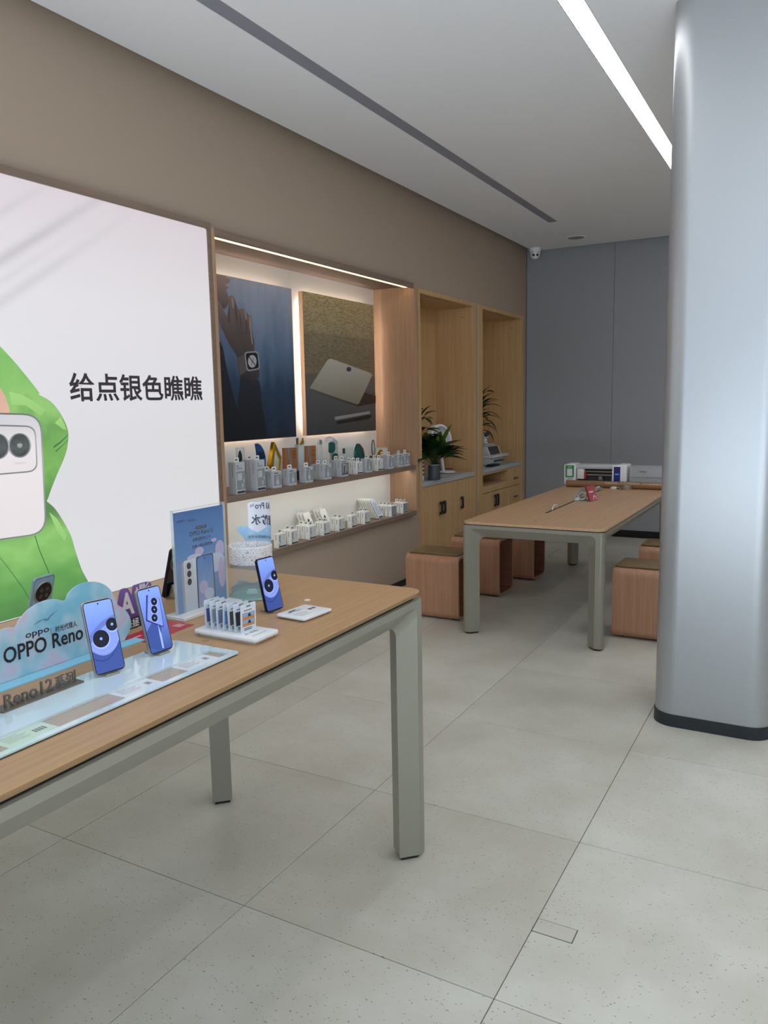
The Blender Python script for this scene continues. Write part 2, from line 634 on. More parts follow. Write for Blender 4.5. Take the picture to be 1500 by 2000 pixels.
# round ceiling speaker and dome camera
q = at('z', ZC, 1125, 464)
t = thing('ceiling_speaker', 'flat round white cover plate on the ceiling near the rear wall', 'speaker', q)
B().lathe([(0.0, -0.004), (0.075, -0.004), (0.082, -0.002), (0.082, 0.0)], q, 28).obj('cover', M('speaker_cover', (150, 148, 146), 0.8), t, smooth=True)
B().lathe([(0.082, -0.003), (0.094, -0.005), (0.1, 0.0)], q, 28).obj('rim', CEIL, t, smooth=True)
q = Vector((-2.79, 8.42, ZC))
t = thing('security_camera', 'white dome security camera in the ceiling corner', 'camera', q)
B().lathe([(0.0, 0.0), (0.062, 0.0), (0.064, -0.02), (0.06, -0.035), (0.0, -0.035)], q, 24).obj('base', WHITE, t, smooth=True)
hd = Vector((q.x, q.y, q.z - 0.055))
prof = [(0.055 * math.cos(R(a)), 0.06 * math.sin(R(a))) for a in range(70, -91, -10)]
B().lathe([(0.0, 0.0585)] + prof[:-1] + [(0.0, -0.06)], hd, 24).obj('dome', WHITE, t, smooth=True)
vw = (CAM - hd).normalized()
fd = Vector((vw.x + 0.12, vw.y, -0.45)).normalized()
sd = fd.cross(Z).normalized()
for s_, nm in ((-1, 'lens'), (1, 'infrared_window')):
    B().cyl(hd + fd * 0.042 + sd * 0.021 * s_, 0.013, 0.016, fd, 16).obj(nm, BLK, t)
B().tube([hd + (fd * math.cos(R(a)) + sd * math.sin(R(a))) * 0.055 + Z * 0.026 for a in range(-40, 41, 10)], 0.004, 6).obj('visor', DGREY, t)

# ------------------------------------------------------------------ light box with the advert
XF = -2.90
t = thing('light_box', 'large backlit advert of a silver phone and green jacket on white', 'light box', (XL, 2.2, 0.594))
LB0, LB1, LBZ0, LBZ1 = 0.55, 3.318, 0.63, 2.430
fr = B()
fr.box(XL, XF, LB0 - 0.03, 3.346, LBZ1, 2.462)
fr.box(XL, XF, LB0 - 0.03, 3.346, 0.594, LBZ0)
fr.box(XL, XF, LB0 - 0.03, LB0, LBZ0, LBZ1)
fr.box(XL, XF, LB1, 3.346, LBZ0, LBZ1)
fr.obj('frame', OAK_SHADED, t)
LBE = 0.62
lbm = M('backlit_white_fabric', (240, 236, 238), 0.6, emit=LBE)
N_, L_, b_ = nodes(lbm)
tc = N_.new('ShaderNodeTexCoord')
sp = N_.new('ShaderNodeSeparateXYZ')
L_.new(tc.outputs['Generated'], sp.inputs[0])
geo = N_.new('ShaderNodeNewGeometry')
sg = N_.new('ShaderNodeSeparateXYZ')
L_.new(geo.outputs['Position'], sg.inputs[0])


def mth(op, a, b=None, c=None):
    n = N_.new('ShaderNodeMath')
    n.operation = op
    for i, v in enumerate((a, b, c)):
        if v is None:
            continue
        if isinstance(v, (int, float)):
            n.inputs[i].default_value = v
        else:
            L_.new(v, n.inputs[i])
    return n.outputs[0]


# soft grey streaks printed in the upper left of the sheet
across = mth('MULTIPLY_ADD', sg.outputs['Y'], -0.66, sg.outputs['Z'])
tot = 0.0
for z0, sgm, amp, yend in ((2.262, 0.020, 0.85, 2.5), (2.085, 0.026, 1.0, 2.9), (2.005, 0.020, 0.45, 2.6), (1.930, 0.026, 0.6, 2.85)):
    v = mth('ADD', across, 0.66 * 2.08 - z0)
    v = mth('DIVIDE', v, sgm)
    g = mth('POWER', 2.718, mth('MULTIPLY', mth('MULTIPLY', v, v), -1.0))
    fd_ = mth('MULTIPLY', mth('SUBTRACT', yend, sg.outputs['Y']), 1.6)
    fd_.node.use_clamp = True
    tot = mth('MULTIPLY_ADD', mth('MULTIPLY', g, fd_), amp, tot)
mm = mth('MULTIPLY', tot, 0.62).node
mm.use_clamp = True
rz_ = ramp(N_, [(0.35, (236, 235, 238)), (0.75, (238, 233, 236)), (1.0, (228, 214, 219))])
L_.new(sp.outputs['Z'], rz_.inputs['Fac'])
mx = N_.new('ShaderNodeMix')
mx.data_type = 'RGBA'
mx.inputs['B'].default_value = lin((176, 170, 172))
L_.new(mm.outputs[0], mx.inputs['Factor'])
L_.new(rz_.outputs['Color'], mx.inputs['A'])
L_.new(mx.outputs['Result'], b_.inputs['Emission Color'])
b_.inputs['Base Color'].default_value = lin((150, 148, 150))
pn = B().prism(rrect(LB0, LB1, LBZ0, LBZ1, 0.012, 4), (XF - 0.012, 0, 0), Y, Z, Vector((0.006, 0, 0))).obj('backlit_panel', lbm, t)
XP = XF - 0.0055


def lbprint(name, cols, axis='z', noise=0.0, nscale=3, e=0.92):
    m = grad(name, cols, axis, emit=e, rough=0.6, noise=noise, nscale=nscale)
    N2, L2, b2 = nodes(m)
    for l in list(b2.inputs['Base Color'].links):
        L2.remove(l)
    b2.inputs['Base Color'].default_value = (0.05, 0.06, 0.05, 1)
    return m


jk = lbprint('backlit_green_print', [(0.0, (64, 128, 54)), (0.25, (120, 180, 84)), (0.45, (96, 156, 70)), (0.6, (142, 196, 106)), (0.85, (120, 186, 88)), (1, (150, 200, 112))], 'z', 0.55, 5.0)
up_ = [(0, 676), (33, 712), (75, 764.5), (75, 770), (99, 784), (118.5, 808), (132, 838), (133, 862), (127.5, 889), (111, 928), (99, 958), (90, 980.5), (70, 1000), (-80, 1010), (-150, 760), (-120, 640), (-40, 640)]
sheet('printed_sleeve', onx(XP, catmull(up_, 4)), jk, pn)
jk2 = lbprint('backlit_green_print_lower', [(0.0, (70, 128, 58)), (0.3, (92, 158, 70)), (0.6, (140, 198, 104)), (1, (66, 118, 60))], 'z', 0.6, 4.0)
lo_ = [(90, 978), (106, 992), (120, 1012), (138, 1045), (147, 1075), (159, 1111), (171, 1134), (172, 1142), (190, 1167), (-75, 1235), (-190, 1240), (-140, 1000)]
lo3 = [Vector((p.x + 0.0003, p.y, max(p.z, LBZ0 + 0.002))) for p in onx(XP, catmull(lo_[:9], 4) + lo_[9:])]
sheet('printed_jacket', lo3, jk2, pn)
seam = lbprint('backlit_dark_green_line', [(0, (46, 92, 44)), (1, (58, 110, 52))])
for k, (pts) in enumerate([[(67, 1046), (76, 1075), (88, 1103), (98, 1127), (99.5, 1126.5), (89.5, 1102), (77.5, 1074), (69, 1046)],
                           [(0, 1090), (20, 1116), (45, 1150), (62, 1180), (63, 1179), (46, 1149), (21, 1115), (0, 1088)],
                           [(104, 872), (118, 862), (132, 849), (132, 851), (119, 864.5), (105, 875)],
                           [(108, 881), (121, 870), (133, 858), (133, 859.5), (121, 872), (109, 883)]]):
    sheet('printed_seam', [p + Vector((0.0007, 0, 0)) for p in onx(XP, pts)], seam, pn)
hl = lbprint('backlit_pale_green', [(0, (146, 200, 108)), (1, (160, 210, 122))])
for pts in ([(18, 765), (45, 772), (66, 784), (88, 800), (80, 812), (50, 792), (22, 790)], [(107, 826), (122, 838), (130, 840), (126, 828), (118, 815)], [(96, 1000), (112, 1014), (130, 1046), (126, 1058), (108, 1030)]):
    sheet('printed_fold', [p + Vector((0.0005, 0, 0)) for p in onx(XP, pts)], hl, pn)
sk = lbprint('backlit_skin', [(0, (226, 178, 158)), (1, (214, 160, 140))])
sheet('printed_hand', [p + Vector((0.0009, 0, 0)) for p in onx(XP, [(-40, 700), (-10, 742), (0, 757), (9, 772), (18, 797), (19, 812), (-60, 815)])], sk, pn)
ph = lbprint('backlit_silver_phone', [(0, (232, 224, 228)), (0.5, (236, 228, 231)), (1, (206, 204, 210))], 'z', 0.15, 2)
phe = lbprint('backlit_silver_edge', [(0, (120, 122, 126)), (0.6, (168, 170, 176)), (1, (96, 98, 104))], 'z', 0.3, 6)


def rpx(pts, n=6):
    """rounded outline: (x, y, corner rounding) pixel corners"""
    out = []
    m = len(pts)
    for i, (x, y, r) in enumerate(pts):
        if not r:
            out.append((x, y))
            continue
        p0, p1, p2 = Vector(pts[i - 1][:2]), Vector((x, y)), Vector(pts[(i + 1) % m][:2])
        a, c = p1 + (p0 - p1).normalized() * r, p1 + (p2 - p1).normalized() * r
        for k in range(n + 1):
            u = k / n
            q_ = a * (1 - u) ** 2 + p1 * 2 * u * (1 - u) + c * u * u
            out.append((q_.x, q_.y))
    return out


def lift(pts, d):
    return [p + Vector((d, 0, 0)) for p in pts]


sheet('printed_phone_edge', lift(onx(XP, rpx([(-140, 802, 0), (80.5, 808.5, 36), (91, 1042, 34), (-140, 1075, 0)])), 0.0012), phe, pn)
sheet('printed_phone_back', lift(onx(XP, rpx([(-140, 806, 0), (77.5, 811.5, 33), (88, 1040, 32), (-140, 1071, 0)])), 0.0016), ph, pn)
sheet('printed_camera_rim', lift(onx(XP, rpx([(-120, 826, 0), (69, 831.5, 20), (73.5, 921, 20), (-120, 938, 0)])), 0.0020), phe, pn)
sheet('printed_camera_plate', lift(onx(XP, rpx([(-120, 829, 0), (66.5, 834.5, 18), (71, 918.5, 18), (-120, 935, 0)])), 0.0024), ph, pn)
lens = lbprint('backlit_lens', [(0, (44, 44, 48)), (0.5, (78, 80, 84)), (1, (26, 26, 30))], 'z', 0.8, 7)
for cx, cy, rr in ((37.5, 870, 19.5), (-6, 872, 21)):
    e1 = [(cx + (rr + 3) * math.cos(2 * PI * k / 28), cy + (rr + 4.5) * math.sin(2 * PI * k / 28)) for k in range(28)]
    e2 = [(cx + rr * math.cos(2 * PI * k / 28), cy + (rr + 2) * math.sin(2 * PI * k / 28)) for k in range(28)]
    e3 = [(cx + 5 * math.cos(2 * PI * k / 14), cy + 5.5 * math.sin(2 * PI * k / 14)) for k in range(14)]
    sheet('printed_lens_ring', lift(onx(XP, e1), 0.0028), phe, pn)
    sheet('printed_lens', lift(onx(XP, e2), 0.0032), lens, pn)
    sheet('printed_lens_core', lift(onx(XP, e3), 0.0036), phe, pn)
sheet('printed_flash', lift(onx(XP, rpx([(27, 903, 5), (52, 902.5, 5), (52, 914, 5), (28, 915.5, 5)], 3)), 0.0028), ph, pn)
lbi = M('backlit_dark_ink', (44, 38, 46), 0.6, emit=0.5)
a_, c_ = at('x', XP, 137, 782), at('x', XP, 396, 785)
letters('slogan_lettering', '给点银色瞧瞧', (XP + 0.001, a_.y, 1.527), Y, Z, c_.y - a_.y, 0.128, lbi, pn, bold=0.018, res=3)

# ------------------------------------------------------------------ display niche
t = thing('display_niche', 'oak wall niche with two shelves beside the light box', 'shelf unit', (XL, 4.55, 0.594))
NZ0, NZ1 = 0.580, 2.442
SH0, SH1 = 0.956, 0.990   # upper shelf
BZ = 0.612                # lower board top
XB, XB2 = -3.27, -3.145
B().box(XB - 0.02, XF, NY0, NY0 + 0.026, NZ0, NZ1).obj('side_panel', OAK_V, t)
B().box(XB - 0.02, XF, NY1 - 0.034, NY1, NZ0, NZ1).obj('side_panel', OAK_V, t)
tp = B()
YA, YZ = NY0 + 0.026, NY1 - 0.034
tp.box(XF - 0.02, XF, YA, YZ, 2.403, NZ1)
tp.box(XB - 0.02, XF - 0.02, YA, YZ, 2.419, NZ1)
tp.obj('top_board', OAK_SHADED, t)
B().box(XB - 0.02, XF, YA, YZ, SH0, SH1).obj('shelf_board', OAK_SHADED, t)
B().box(XB - 0.02, XF, YA, YZ, NZ0, BZ).obj('bottom_board', OAK_SHADED, t)
ym = (YA + YZ) / 2
bk = B()
bk.box(XB - 0.02, XB, YA, ym - 0.001, SH1, 2.42)
bk.box(XB - 0.02, XB, ym + 0.001, YZ, SH1, 2.42)
bk.obj('back_panel', NICHEW, t)
B().box(XB2 - 0.02, XB2, YA, YZ, BZ, SH0).obj('lower_back_panel', NICHEW, t)
WARM = M('warm_led', (255, 230, 190), 0.5, emit=4.5, ecol=(255, 212, 150))
WARM2 = M('warm_led_low', (255, 236, 205), 0.5, emit=11.0, ecol=(255, 248, 236))
COOLED = M('white_led', (255, 250, 240), 0.5, emit=22.0, ecol=(252, 252, 248))
B().box(-2.968, -2.944, YA + 0.002, YZ - 0.03, 2.4085, 2.4185).obj('led_strip', WARM, t)
B().box(-2.985, -2.965, YA + 0.002, YZ - 0.03, SH0 - 0.006, SH0 - 0.0005).obj('led_strip', WARM2, t)
B().box(-2.964, -2.955, YA + 0.002, YZ - 0.002, SH0 - 0.012, SH0 - 0.0005).obj('led_cover', OAK_SHADED, t)


def board(name, label, y0, y1, front):
    """framed picture floating in front of the niche back with light behind it"""
    t2 = thing(name, label, 'poster', (XB, (y0 + y1) / 2, 1.277), group='backlit pictures in the niche')
    so = B()
    a, b2 = y0 + 0.06, y1 - 0.06
    so.box(XB, XB + 0.035, a, a + 0.02, 1.34, 2.22)
    so.box(XB, XB + 0.035, b2 - 0.02, b2, 1.34, 2.22)
    so.box(XB, XB + 0.035, a + 0.02, b2 - 0.02, 2.20, 2.22)
    so.box(XB, XB + 0.035, a + 0.02, b2 - 0.02, 1.34, 1.36)
    so.obj('standoff_frame', OAK_V, t2)
    B().box(XB + 0.035, -3.2005, y0, y1, 1.277, 2.280).obj('picture_panel', OAK_V, t2)
    le = B()
    le.box(XB + 0.012, XB + 0.020, a - 0.006, a - 0.0005, 1.34, 2.22)
    le.box(XB + 0.012, XB + 0.020, b2 + 0.0005, b2 + 0.006, 1.34, 2.22)
    le.box(XB + 0.012, XB + 0.020, a, b2, 2.2205, 2.226)
    le.box(XB + 0.012, XB + 0.020, a, b2, 1.334, 1.3395)
    le.obj('led_strip', COOLED, t2)
    im = B().box(-3.2005, -3.2, y0, y1, 1.277, 2.280).obj('printed_picture', front, t2)
    return t2, im


XQ = -3.1994
PY = {}
m1 = grad('blue_studio_print', [(0.0, (24, 36, 52)), (0.3, (40, 62, 88)), (0.6, (90, 112, 140)), (1.0, (150, 160, 182))], 'z', rough=0.35, noise=0.5, nscale=3, nvec=(1, 2.2, 0.7))
b1, im1 = board('watch_poster', 'picture of a raised hand wearing a square smartwatch, blue backdrop', 3.62, 4.484, m1)
dk = grad('dark_skin_print', [(0, (50, 44, 46)), (0.5, (88, 76, 74)), (1, (128, 114, 110))], 'z', rough=0.35, noise=0.6, nscale=3)
slv = grad('navy_sleeve_print', [(0, (12, 15, 22)), (0.5, (26, 30, 40)), (1, (36, 40, 50))], 'z', rough=0.35, noise=0.4, nscale=3)
fc = grad('face_print', [(0, (92, 76, 76)), (1, (148, 128, 124))], 'z', rough=0.35)


def zz(pts, x0=400, y0=430, s=3.5714):
    return [(x0 + a / s, y0 + b2 / s) for a, b2 in pts]


def inpic(pts):
    """photo outline on the picture, kept inside its edges"""
    return [Vector((p.x, max(p.y, 3.622), max(1.279, min(2.278, p.z)))) for p in onx(XQ, pts)]


def curve(pts):
    return catmull(pts + [pts[0]], 3)[:-1]


sheet('printed_face', lift(inpic(zz(curve([(20, 350), (140, 380), (150, 400), (175, 410), (170, 440), (140, 450), (165, 470), (150, 490), (165, 540), (160, 590), (130, 620), (90, 560), (0, 500)]))), 0.0004), fc, im1)
sheet('printed_torso', lift(inpic(zz(curve([(0, 800), (110, 850), (150, 1020), (215, 1280), (280, 1420), (320, 1525), (0, 1545)]))), 0.0004), slv, im1)
sheet('printed_hand', lift(inpic(zz(curve([(92, 570), (110, 580), (150, 670), (165, 600), (165, 545), (180, 525), (205, 540), (235, 620), (270, 615), (300, 655), (325, 690), (330, 780), (345, 850), (345, 925), (380, 1060), (365, 1110), (300, 1120), (245, 1090), (228, 960), (180, 880), (130, 780), (95, 680)]))), 0.0008), dk, im1)
sheet('printed_sleeve', lift(inpic(zz(curve([(250, 1090), (320, 1120), (372, 1115), (390, 1200), (400, 1300), (420, 1400), (428, 1520), (320, 1524), (270, 1420), (232, 1290), (245, 1180)]))), 0.0012), slv, im1)
fl_ = M('printed_knuckle_shade', (52, 44, 46), 0.35)
for pts in ([(205, 545), (214, 600), (222, 660), (226, 720), (223, 720), (216, 660), (209, 600)], [(240, 625), (250, 690), (256, 760), (253, 760), (246, 692)], [(282, 640), (292, 710), (294, 790), (290, 790), (287, 712)], [(165, 560), (172, 640), (170, 715), (164, 715), (166, 640)]):
    sheet('printed_finger_line', lift(inpic(zz(pts)), 0.0012), fl_, im1)
hl_ = M('printed_knuckle_light', (150, 134, 128), 0.35)
for pts in ([(182, 532), (196, 545), (204, 590), (196, 620), (188, 580)], [(272, 622), (286, 640), (292, 690), (284, 690)], [(306, 668), (322, 700), (326, 790), (334, 860), (326, 860), (314, 770)]):
    sheet('printed_finger_light', lift(inpic(zz(curve(pts))), 0.0014), hl_, im1)
strp = M('printed_strap', (92, 84, 80), 0.35)
sheet('printed_strap', lift(inpic(zz([(228, 960), (280, 935), (300, 1045), (245, 1085), (230, 1020)])), 0.0012), strp, im1)
stl = M('printed_steel', (150, 154, 160), 0.35)
sheet('printed_watch_case', lift(inpic(zz(rpx([(272, 920, 25), (370, 912, 25), (385, 1040, 25), (292, 1058, 25)], 4))), 0.0016), stl, im1)
sheet('printed_watch_face', lift(inpic(zz(rpx([(281, 928, 20), (364, 922, 20), (377, 1032, 20), (299, 1046, 20)], 4))), 0.0020), M('printed_black', (20, 20, 24), 0.35), im1)
sheet('printed_dial', lift(inpic(zz(ellipse(329, 985, 30, 44, 20))), 0.0024), M('printed_dial', (178, 180, 182), 0.35), im1)
for (x1, y1, x2, y2) in ((308, 955, 350, 1012), (322, 1010, 338, 962)):
    sheet('printed_watch_hand', lift(inpic(zz([(x1 - 2, y1 + 2), (x1 + 2, y1 - 2), (x2 + 2, y2 - 2), (x2 - 2, y2 + 2)])), 0.0028), M('printed_black', (20, 20, 24)), im1)

m2 = grad('rippled_sea_print', [(0.0, (62, 62, 64)), (0.36, (92, 92, 92)), (0.43, (96, 90, 78)), (0.45, (128, 114, 88)), (0.72, (136, 124, 98)), (0.74, (160, 146, 112)), (1.0, (174, 160, 120))], 'z', rough=0.35)
N_, L_, b_ = nodes(m2)
tc = N_.new('ShaderNodeTexCoord')
mp = N_.new('ShaderNodeMapping')
mp.inputs['Scale'].default_value = (1, 20, 95)
nz = N_.new('ShaderNodeTexNoise')
nz.inputs['Scale'].default_value = 1.6
nz.inputs['Detail'].default_value = 4
L_.new(tc.outputs['Generated'], mp.inputs['Vector'])
L_.new(mp.outputs['Vector'], nz.inputs['Vector'])
sp = N_.new('ShaderNodeSeparateXYZ')
L_.new(tc.outputs['Generated'], sp.inputs[0])
rk = ramp(N_, [(0.44, (0, 0, 0)), (0.46, (255, 255, 255))])
L_.new(sp.outputs['Z'], rk.inputs['Fac'])
rn = ramp(N_, [(0.44, (0, 0, 0)), (0.62, (255, 255, 255))])
L_.new(nz.outputs['Fac'], rn.inputs['Fac'])
mm = N_.new('ShaderNodeMath')
mm.operation = 'MULTIPLY'
L_.new(rk.outputs['Color'], mm.inputs[0])
L_.new(rn.outputs['Color'], mm.inputs[1])
m5 = N_.new('ShaderNodeMath')
m5.operation = 'MULTIPLY'
m5.inputs[1].default_value = 0.55
L_.new(mm.outputs[0], m5.inputs[0])
mx = N_.new('ShaderNodeMix')
mx.data_type = 'RGBA'
mx.inputs['B'].default_value = lin((70, 60, 44))
src = b_.inputs['Base Color'].links[0].from_socket
L_.new(m5.outputs[0], mx.inputs['Factor'])
L_.new(src, mx.inputs['A'])
L_.new(mx.outputs['Result'], b_.inputs['Base Color'])
b2_, im2 = board('tablet_poster', 'picture of a tablet and stylus on a grey ledge above rippled water', 4.612, 5.608, m2)
sheet('printed_shadow', lift(onx(XQ, zz([(735, 1185), (760, 1195), (1070, 1300), (1192, 1275), (1192, 1225), (1110, 1200)])), 0.0004), M('printed_brown_shade', (44, 36, 32), 0.35), im2)
sheet('printed_tablet', lift(onx(XQ, zz(rpx([(865, 960, 30), (1172, 1072, 22), (1070, 1292, 25), (725, 1180, 22)], 4))), 0.0008), grad('tablet_print', [(0, (128, 120, 100)), (1, (186, 182, 172))], 'z', rough=0.35), im2)
sheet('printed_tablet_edge', lift(onx(XQ, zz([(732, 1172), (1062, 1284), (1070, 1292), (735, 1188)])), 0.0012), M('printed_tablet_rim', (90, 84, 72), 0.35), im2)
sheet('printed_camera', lift(onx(XQ, zz(ellipse(1004, 1040, 17, 17, 16))), 0.0012), M('printed_lens_dark', (60, 62, 72), 0.35), im2)
sheet('printed_stylus_shade', lift(onx(XQ, zz([(915, 1405), (925, 1425), (1150, 1385), (1168, 1362), (1150, 1358)])), 0.0004), M('printed_dark_shade', (24, 22, 22), 0.35), im2)
sheet('printed_stylus', lift(onx(XQ, zz([(905, 1372), (1150, 1332), (1152, 1350), (908, 1395)])), 0.0008), M('printed_stylus', (150, 148, 142), 0.35), im2)

# ------------------------------------------------------------------ cabinets


def handle(parent, y, z0, z1, side):
    """flat black D-shaped pull, open towards `side`"""
    w_, d_ = 0.045, 0.020
    b = B()
    yo, yi = y, y + side * w_
    ya, yb = sorted((yo, yo + side * 0.018))
    b.box(XL + 0.018, XL + 0.036, ya, yb, z0 + 0.008, z1 - 0.008)
    for za, zb in ((z0, z0 + 0.024), (z1 - 0.024, z1)):
        y2, y3 = sorted((yo + side * 0.004, yi))
        b.box(XL + 0.018, XL + 0.036, y2, y3, za, zb)
    return b.obj('handle', BLK, parent, 0.004, 2)


PLYD = PLY
for k, (a, c, depth, lab) in enumerate(((C1A, C1B, -3.345, 'pale wood wall cabinet with three doors, next to the display niche'), (C2A, C2B, -3.40, 'pale wood wall cabinet with two drawers, in the room corner'))):
    t = thing('wall_cabinet', lab, 'cabinet', (XL, (a + c) / 2, 0.0), group='wall cabinets')
    i0, i1 = (5.945, 7.075) if k == 0 else (7.315, 8.455)
    ft = B()
    ft.box(XL - 0.045, XL + 0.012, a, i0, 0.0, ZT)
    ft.box(XL - 0.045, XL + 0.012, i1, c, 0.0, ZT)
    ft.box(XL - 0.045, XL + 0.012, i0, i1, 2.392, ZT)
    ft.obj('face_frame', PLY, t, 0.0015, 1)
    B().box(depth - 0.015, XL - 0.045, i0 - 0.018, i0, 0.02, 2.40).obj('side_panel', PLY, t)
    B().box(depth - 0.015, XL - 0.045, i1, i1 + 0.018, 0.02, 2.40).obj('side_panel', PLY, t)
    B().box(depth - 0.015, XL - 0.07, i0, i1, 2.384, 2.40).obj('top_panel', PLY, t)
    B().box(depth - 0.015, depth, i0, i1, 0.02, 2.384).obj('back_panel', PLY, t)
    B().box(depth, XL - 0.03, i0, i1, 0.02, 0.04).obj('bottom_panel', PLY, t)
    for yy in (i1 - 0.0015,):
        B().cyl((XL - 0.10, yy + 0.001, 2.30), 0.005, 0.003, (0, -1, 0), 10).obj('shelf_pin_hole', GAP, t)
    FX0, FX1 = XL - 0.016, XL + 0.004
    if k == 0:
        ys = [i0, 6.327, 6.709, i1]
        for d in range(3):
            dr = B().box(FX0, FX1, ys[d] + 0.002, ys[d + 1] - 0.002, 0.05, 0.778).obj('door', PLY, t, 0.0015, 1)
            hy, s_ = ((6.302, -1), (6.352, 1), (6.745, 1))[d]
            if d == 0:
                handle(dr, 6.318, 0.502, 0.618, -1)
            elif d == 1:
                handle(dr, 6.385, 0.502, 0.618, -1)
            else:
                handle(dr, 6.785, 0.498, 0.612, -1)
    else:
        dv = 8.068
        B().box(depth, FX1, dv - 0.009, dv + 0.009, 0.05, 0.777).obj('divider', PLY, t)
        B().box(depth, FX0, i0, dv - 0.009, 0.626, 0.642).obj('open_shelf', PLY, t)
        B().box(FX0, FX1, i0 + 0.001, dv - 0.010, 0.572, 0.642).obj('shelf_front', PLY, t, 0.0015, 1)
        B().box(FX0, FX1, i0 + 0.001, dv - 0.010, 0.757, 0.777).obj('rail', PLY, t)
        for d, (ya, yb) in enumerate(((i0 + 0.002, 7.660), (7.664, dv - 0.010))):
            dr = B().box(FX0, FX1, ya, yb, 0.05, 0.566).obj('door', PLY, t, 0.0015, 1)
            handle(dr, 7.655 if d == 0 else 7.725, 0.410, 0.535, -1)
        for d, (za, zb) in enumerate(((0.568, 0.775), (0.310, 0.562), (0.05, 0.304))):
            dr = B().box(FX0, FX1, dv + 0.011, i1 - 0.002, za, zb).obj('drawer', PLY, t, 0.0015, 1)
            hz = (0.652, 0.446, 0.19)[d]
            hb = B()
            hb.box(XL + 0.004, XL + 0.026, 8.255, 8.265, hz - 0.005, hz + 0.005)
            hb.box(XL + 0.022, XL + 0.032, 8.205, 8.315, hz - 0.006, hz + 0.006)
            hb.obj('handle', BLK, dr, 0.002, 1)
            if d == 0:
                B().cyl((XL + 0.004, 8.262, 0.732), 0.009, 0.006, (1, 0, 0), 14).obj('lock', STEEL, dr, smooth=True)
    wt = B().box(depth, XL + 0.016, i0 + 0.001, i1 - 0.001, 0.779, 0.822).obj('worktop', STONE, None, 0.002, 1)
    tag(wt, ('grey stone worktop under the peace lily in the first cabinet', 'grey stone worktop under the printer in the corner cabinet')[k], 'worktop', 'cabinet worktops')
WT = 0.822

# ------------------------------------------------------------------ tables


def table(name, label, x0, x1, y0, y1, zt, top_mat, soft=1.0):
    t = thing(name, label, 'table', ((x0 + x1) / 2, (y0 + y1) / 2, 0))
    tb = B()
    ins, rad, th = 0.002, 0.05, 0.018
    loops = []
    for off, z in ((0.001 if soft > 0.5 else 0.011, zt - th), (0.0 if soft > 0.5 else 0.0102, zt - th + 0.001), (0.0, zt - 0.007 * soft), (0.002 * soft, zt - 0.0025 * soft), (0.007 * soft, zt), (0.012, zt)):
        lp = [Vector((p[0], p[1], z)) for p in rrect(x0 - ins + off, x1 + ins - off, y0 - ins + off, y1 + ins - off, rad, 7)]
        loops.append(lp + [lp[0]])
    tb.bridge(loops)
    n = len(loops[0])
    tb.add([v for v in loops[0][:-1]], [tuple(range(n - 1))])
    tb.add([v for v in loops[-1][:-1]], [tuple(range(n - 1))])
    top = tb.obj('tabletop', top_mat, t, smooth=True, merge=True)
    zf = zt - th - (0.005 if soft > 0.5 else 0.007)
    B().prism(rrect(x0 + 0.014, x1 - 0.014, y0 + 0.014, y1 - 0.014, 0.045, 5), (0, 0, zf - 0.01), X, Y, Vector((0, 0, zt - th - zf + 0.01))).obj('shadow_gap', GAP, t)
    # legs: five-sided posts with the outer corner rounded
    rc = 0.022
    for sx_, sy_, cx, cy in ((1, 1, x0, y0), (-1, 1, x1, y0), (1, -1, x0, y1), (-1, -1, x1, y1)):
        arc = [(rc - rc * math.sin(R(a)), rc - rc * math.cos(R(a))) for a in range(0, 91, 15)]
        pent = arc + [(0, .05), (.05, .1), (.1, .05), (.05, 0)]
        e = 0.0003
        lg = B().prism([(cx + sx_ * (p[0] + e), cy + sy_ * (p[1] + e)) for p in pent], (0, 0, 0.012), X, Y, Vector((0, 0, zf - 0.013))).obj('leg', FRAME, t, smooth=True, angle=25)
        B().prism([(cx + sx_ * (p[0] * 0.8 + 0.01), cy + sy_ * (p[1] * 0.8 + 0.01)) for p in pent], (0, 0, 0), X, Y, Vector((0, 0, 0.012))).obj('foot_pad', BLK, lg)
    # aprons with filleted corners

    def apron(o, U, W, Ln):
        K = 7
        zb = zf - 0.24

        def loop(a, az, r, dep):
            pts = [(a, zb)]
            if r == 0:
                pts += [(a, zf - az)] * K + [(Ln - a, zf - az)] * K
            else:
                for k in range(K):
                    g = R(180 - 90 * k / (K - 1))
                    pts.append((a + r + r * math.cos(g), zf - az - r + r * math.sin(g)))
                for k in range(K):
                    g = R(90 - 90 * k / (K - 1))
                    pts.append((Ln - a - r + r * math.cos(g), zf - az - r + r * math.sin(g)))
            pts.append((Ln - a, zb))
            return [o + U * p[0] + Z * p[1] + W * dep for p in pts]
        lo = [loop(rc, 0.0, 0, 0.0), loop(0.05, 0.022, 0.03, 0.0), loop(0.0995, 0.078, 0.045, 0.05), loop(rc, 0, 0, 0.05)]
        return B().bridge(lo, close=True).obj('apron', FRAME, t, smooth=True, angle=30, merge=False)
    apron(Vector((x0, y0, 0)), X, Y, x1 - x0)
    apron(Vector((x0, y1, 0)), X, -Y, x1 - x0)
    apron(Vector((x0, y0, 0)), Y, X, y1 - y0)
    apron(Vector((x1, y0, 0)), Y, -X, y1 - y0)
    return t, top


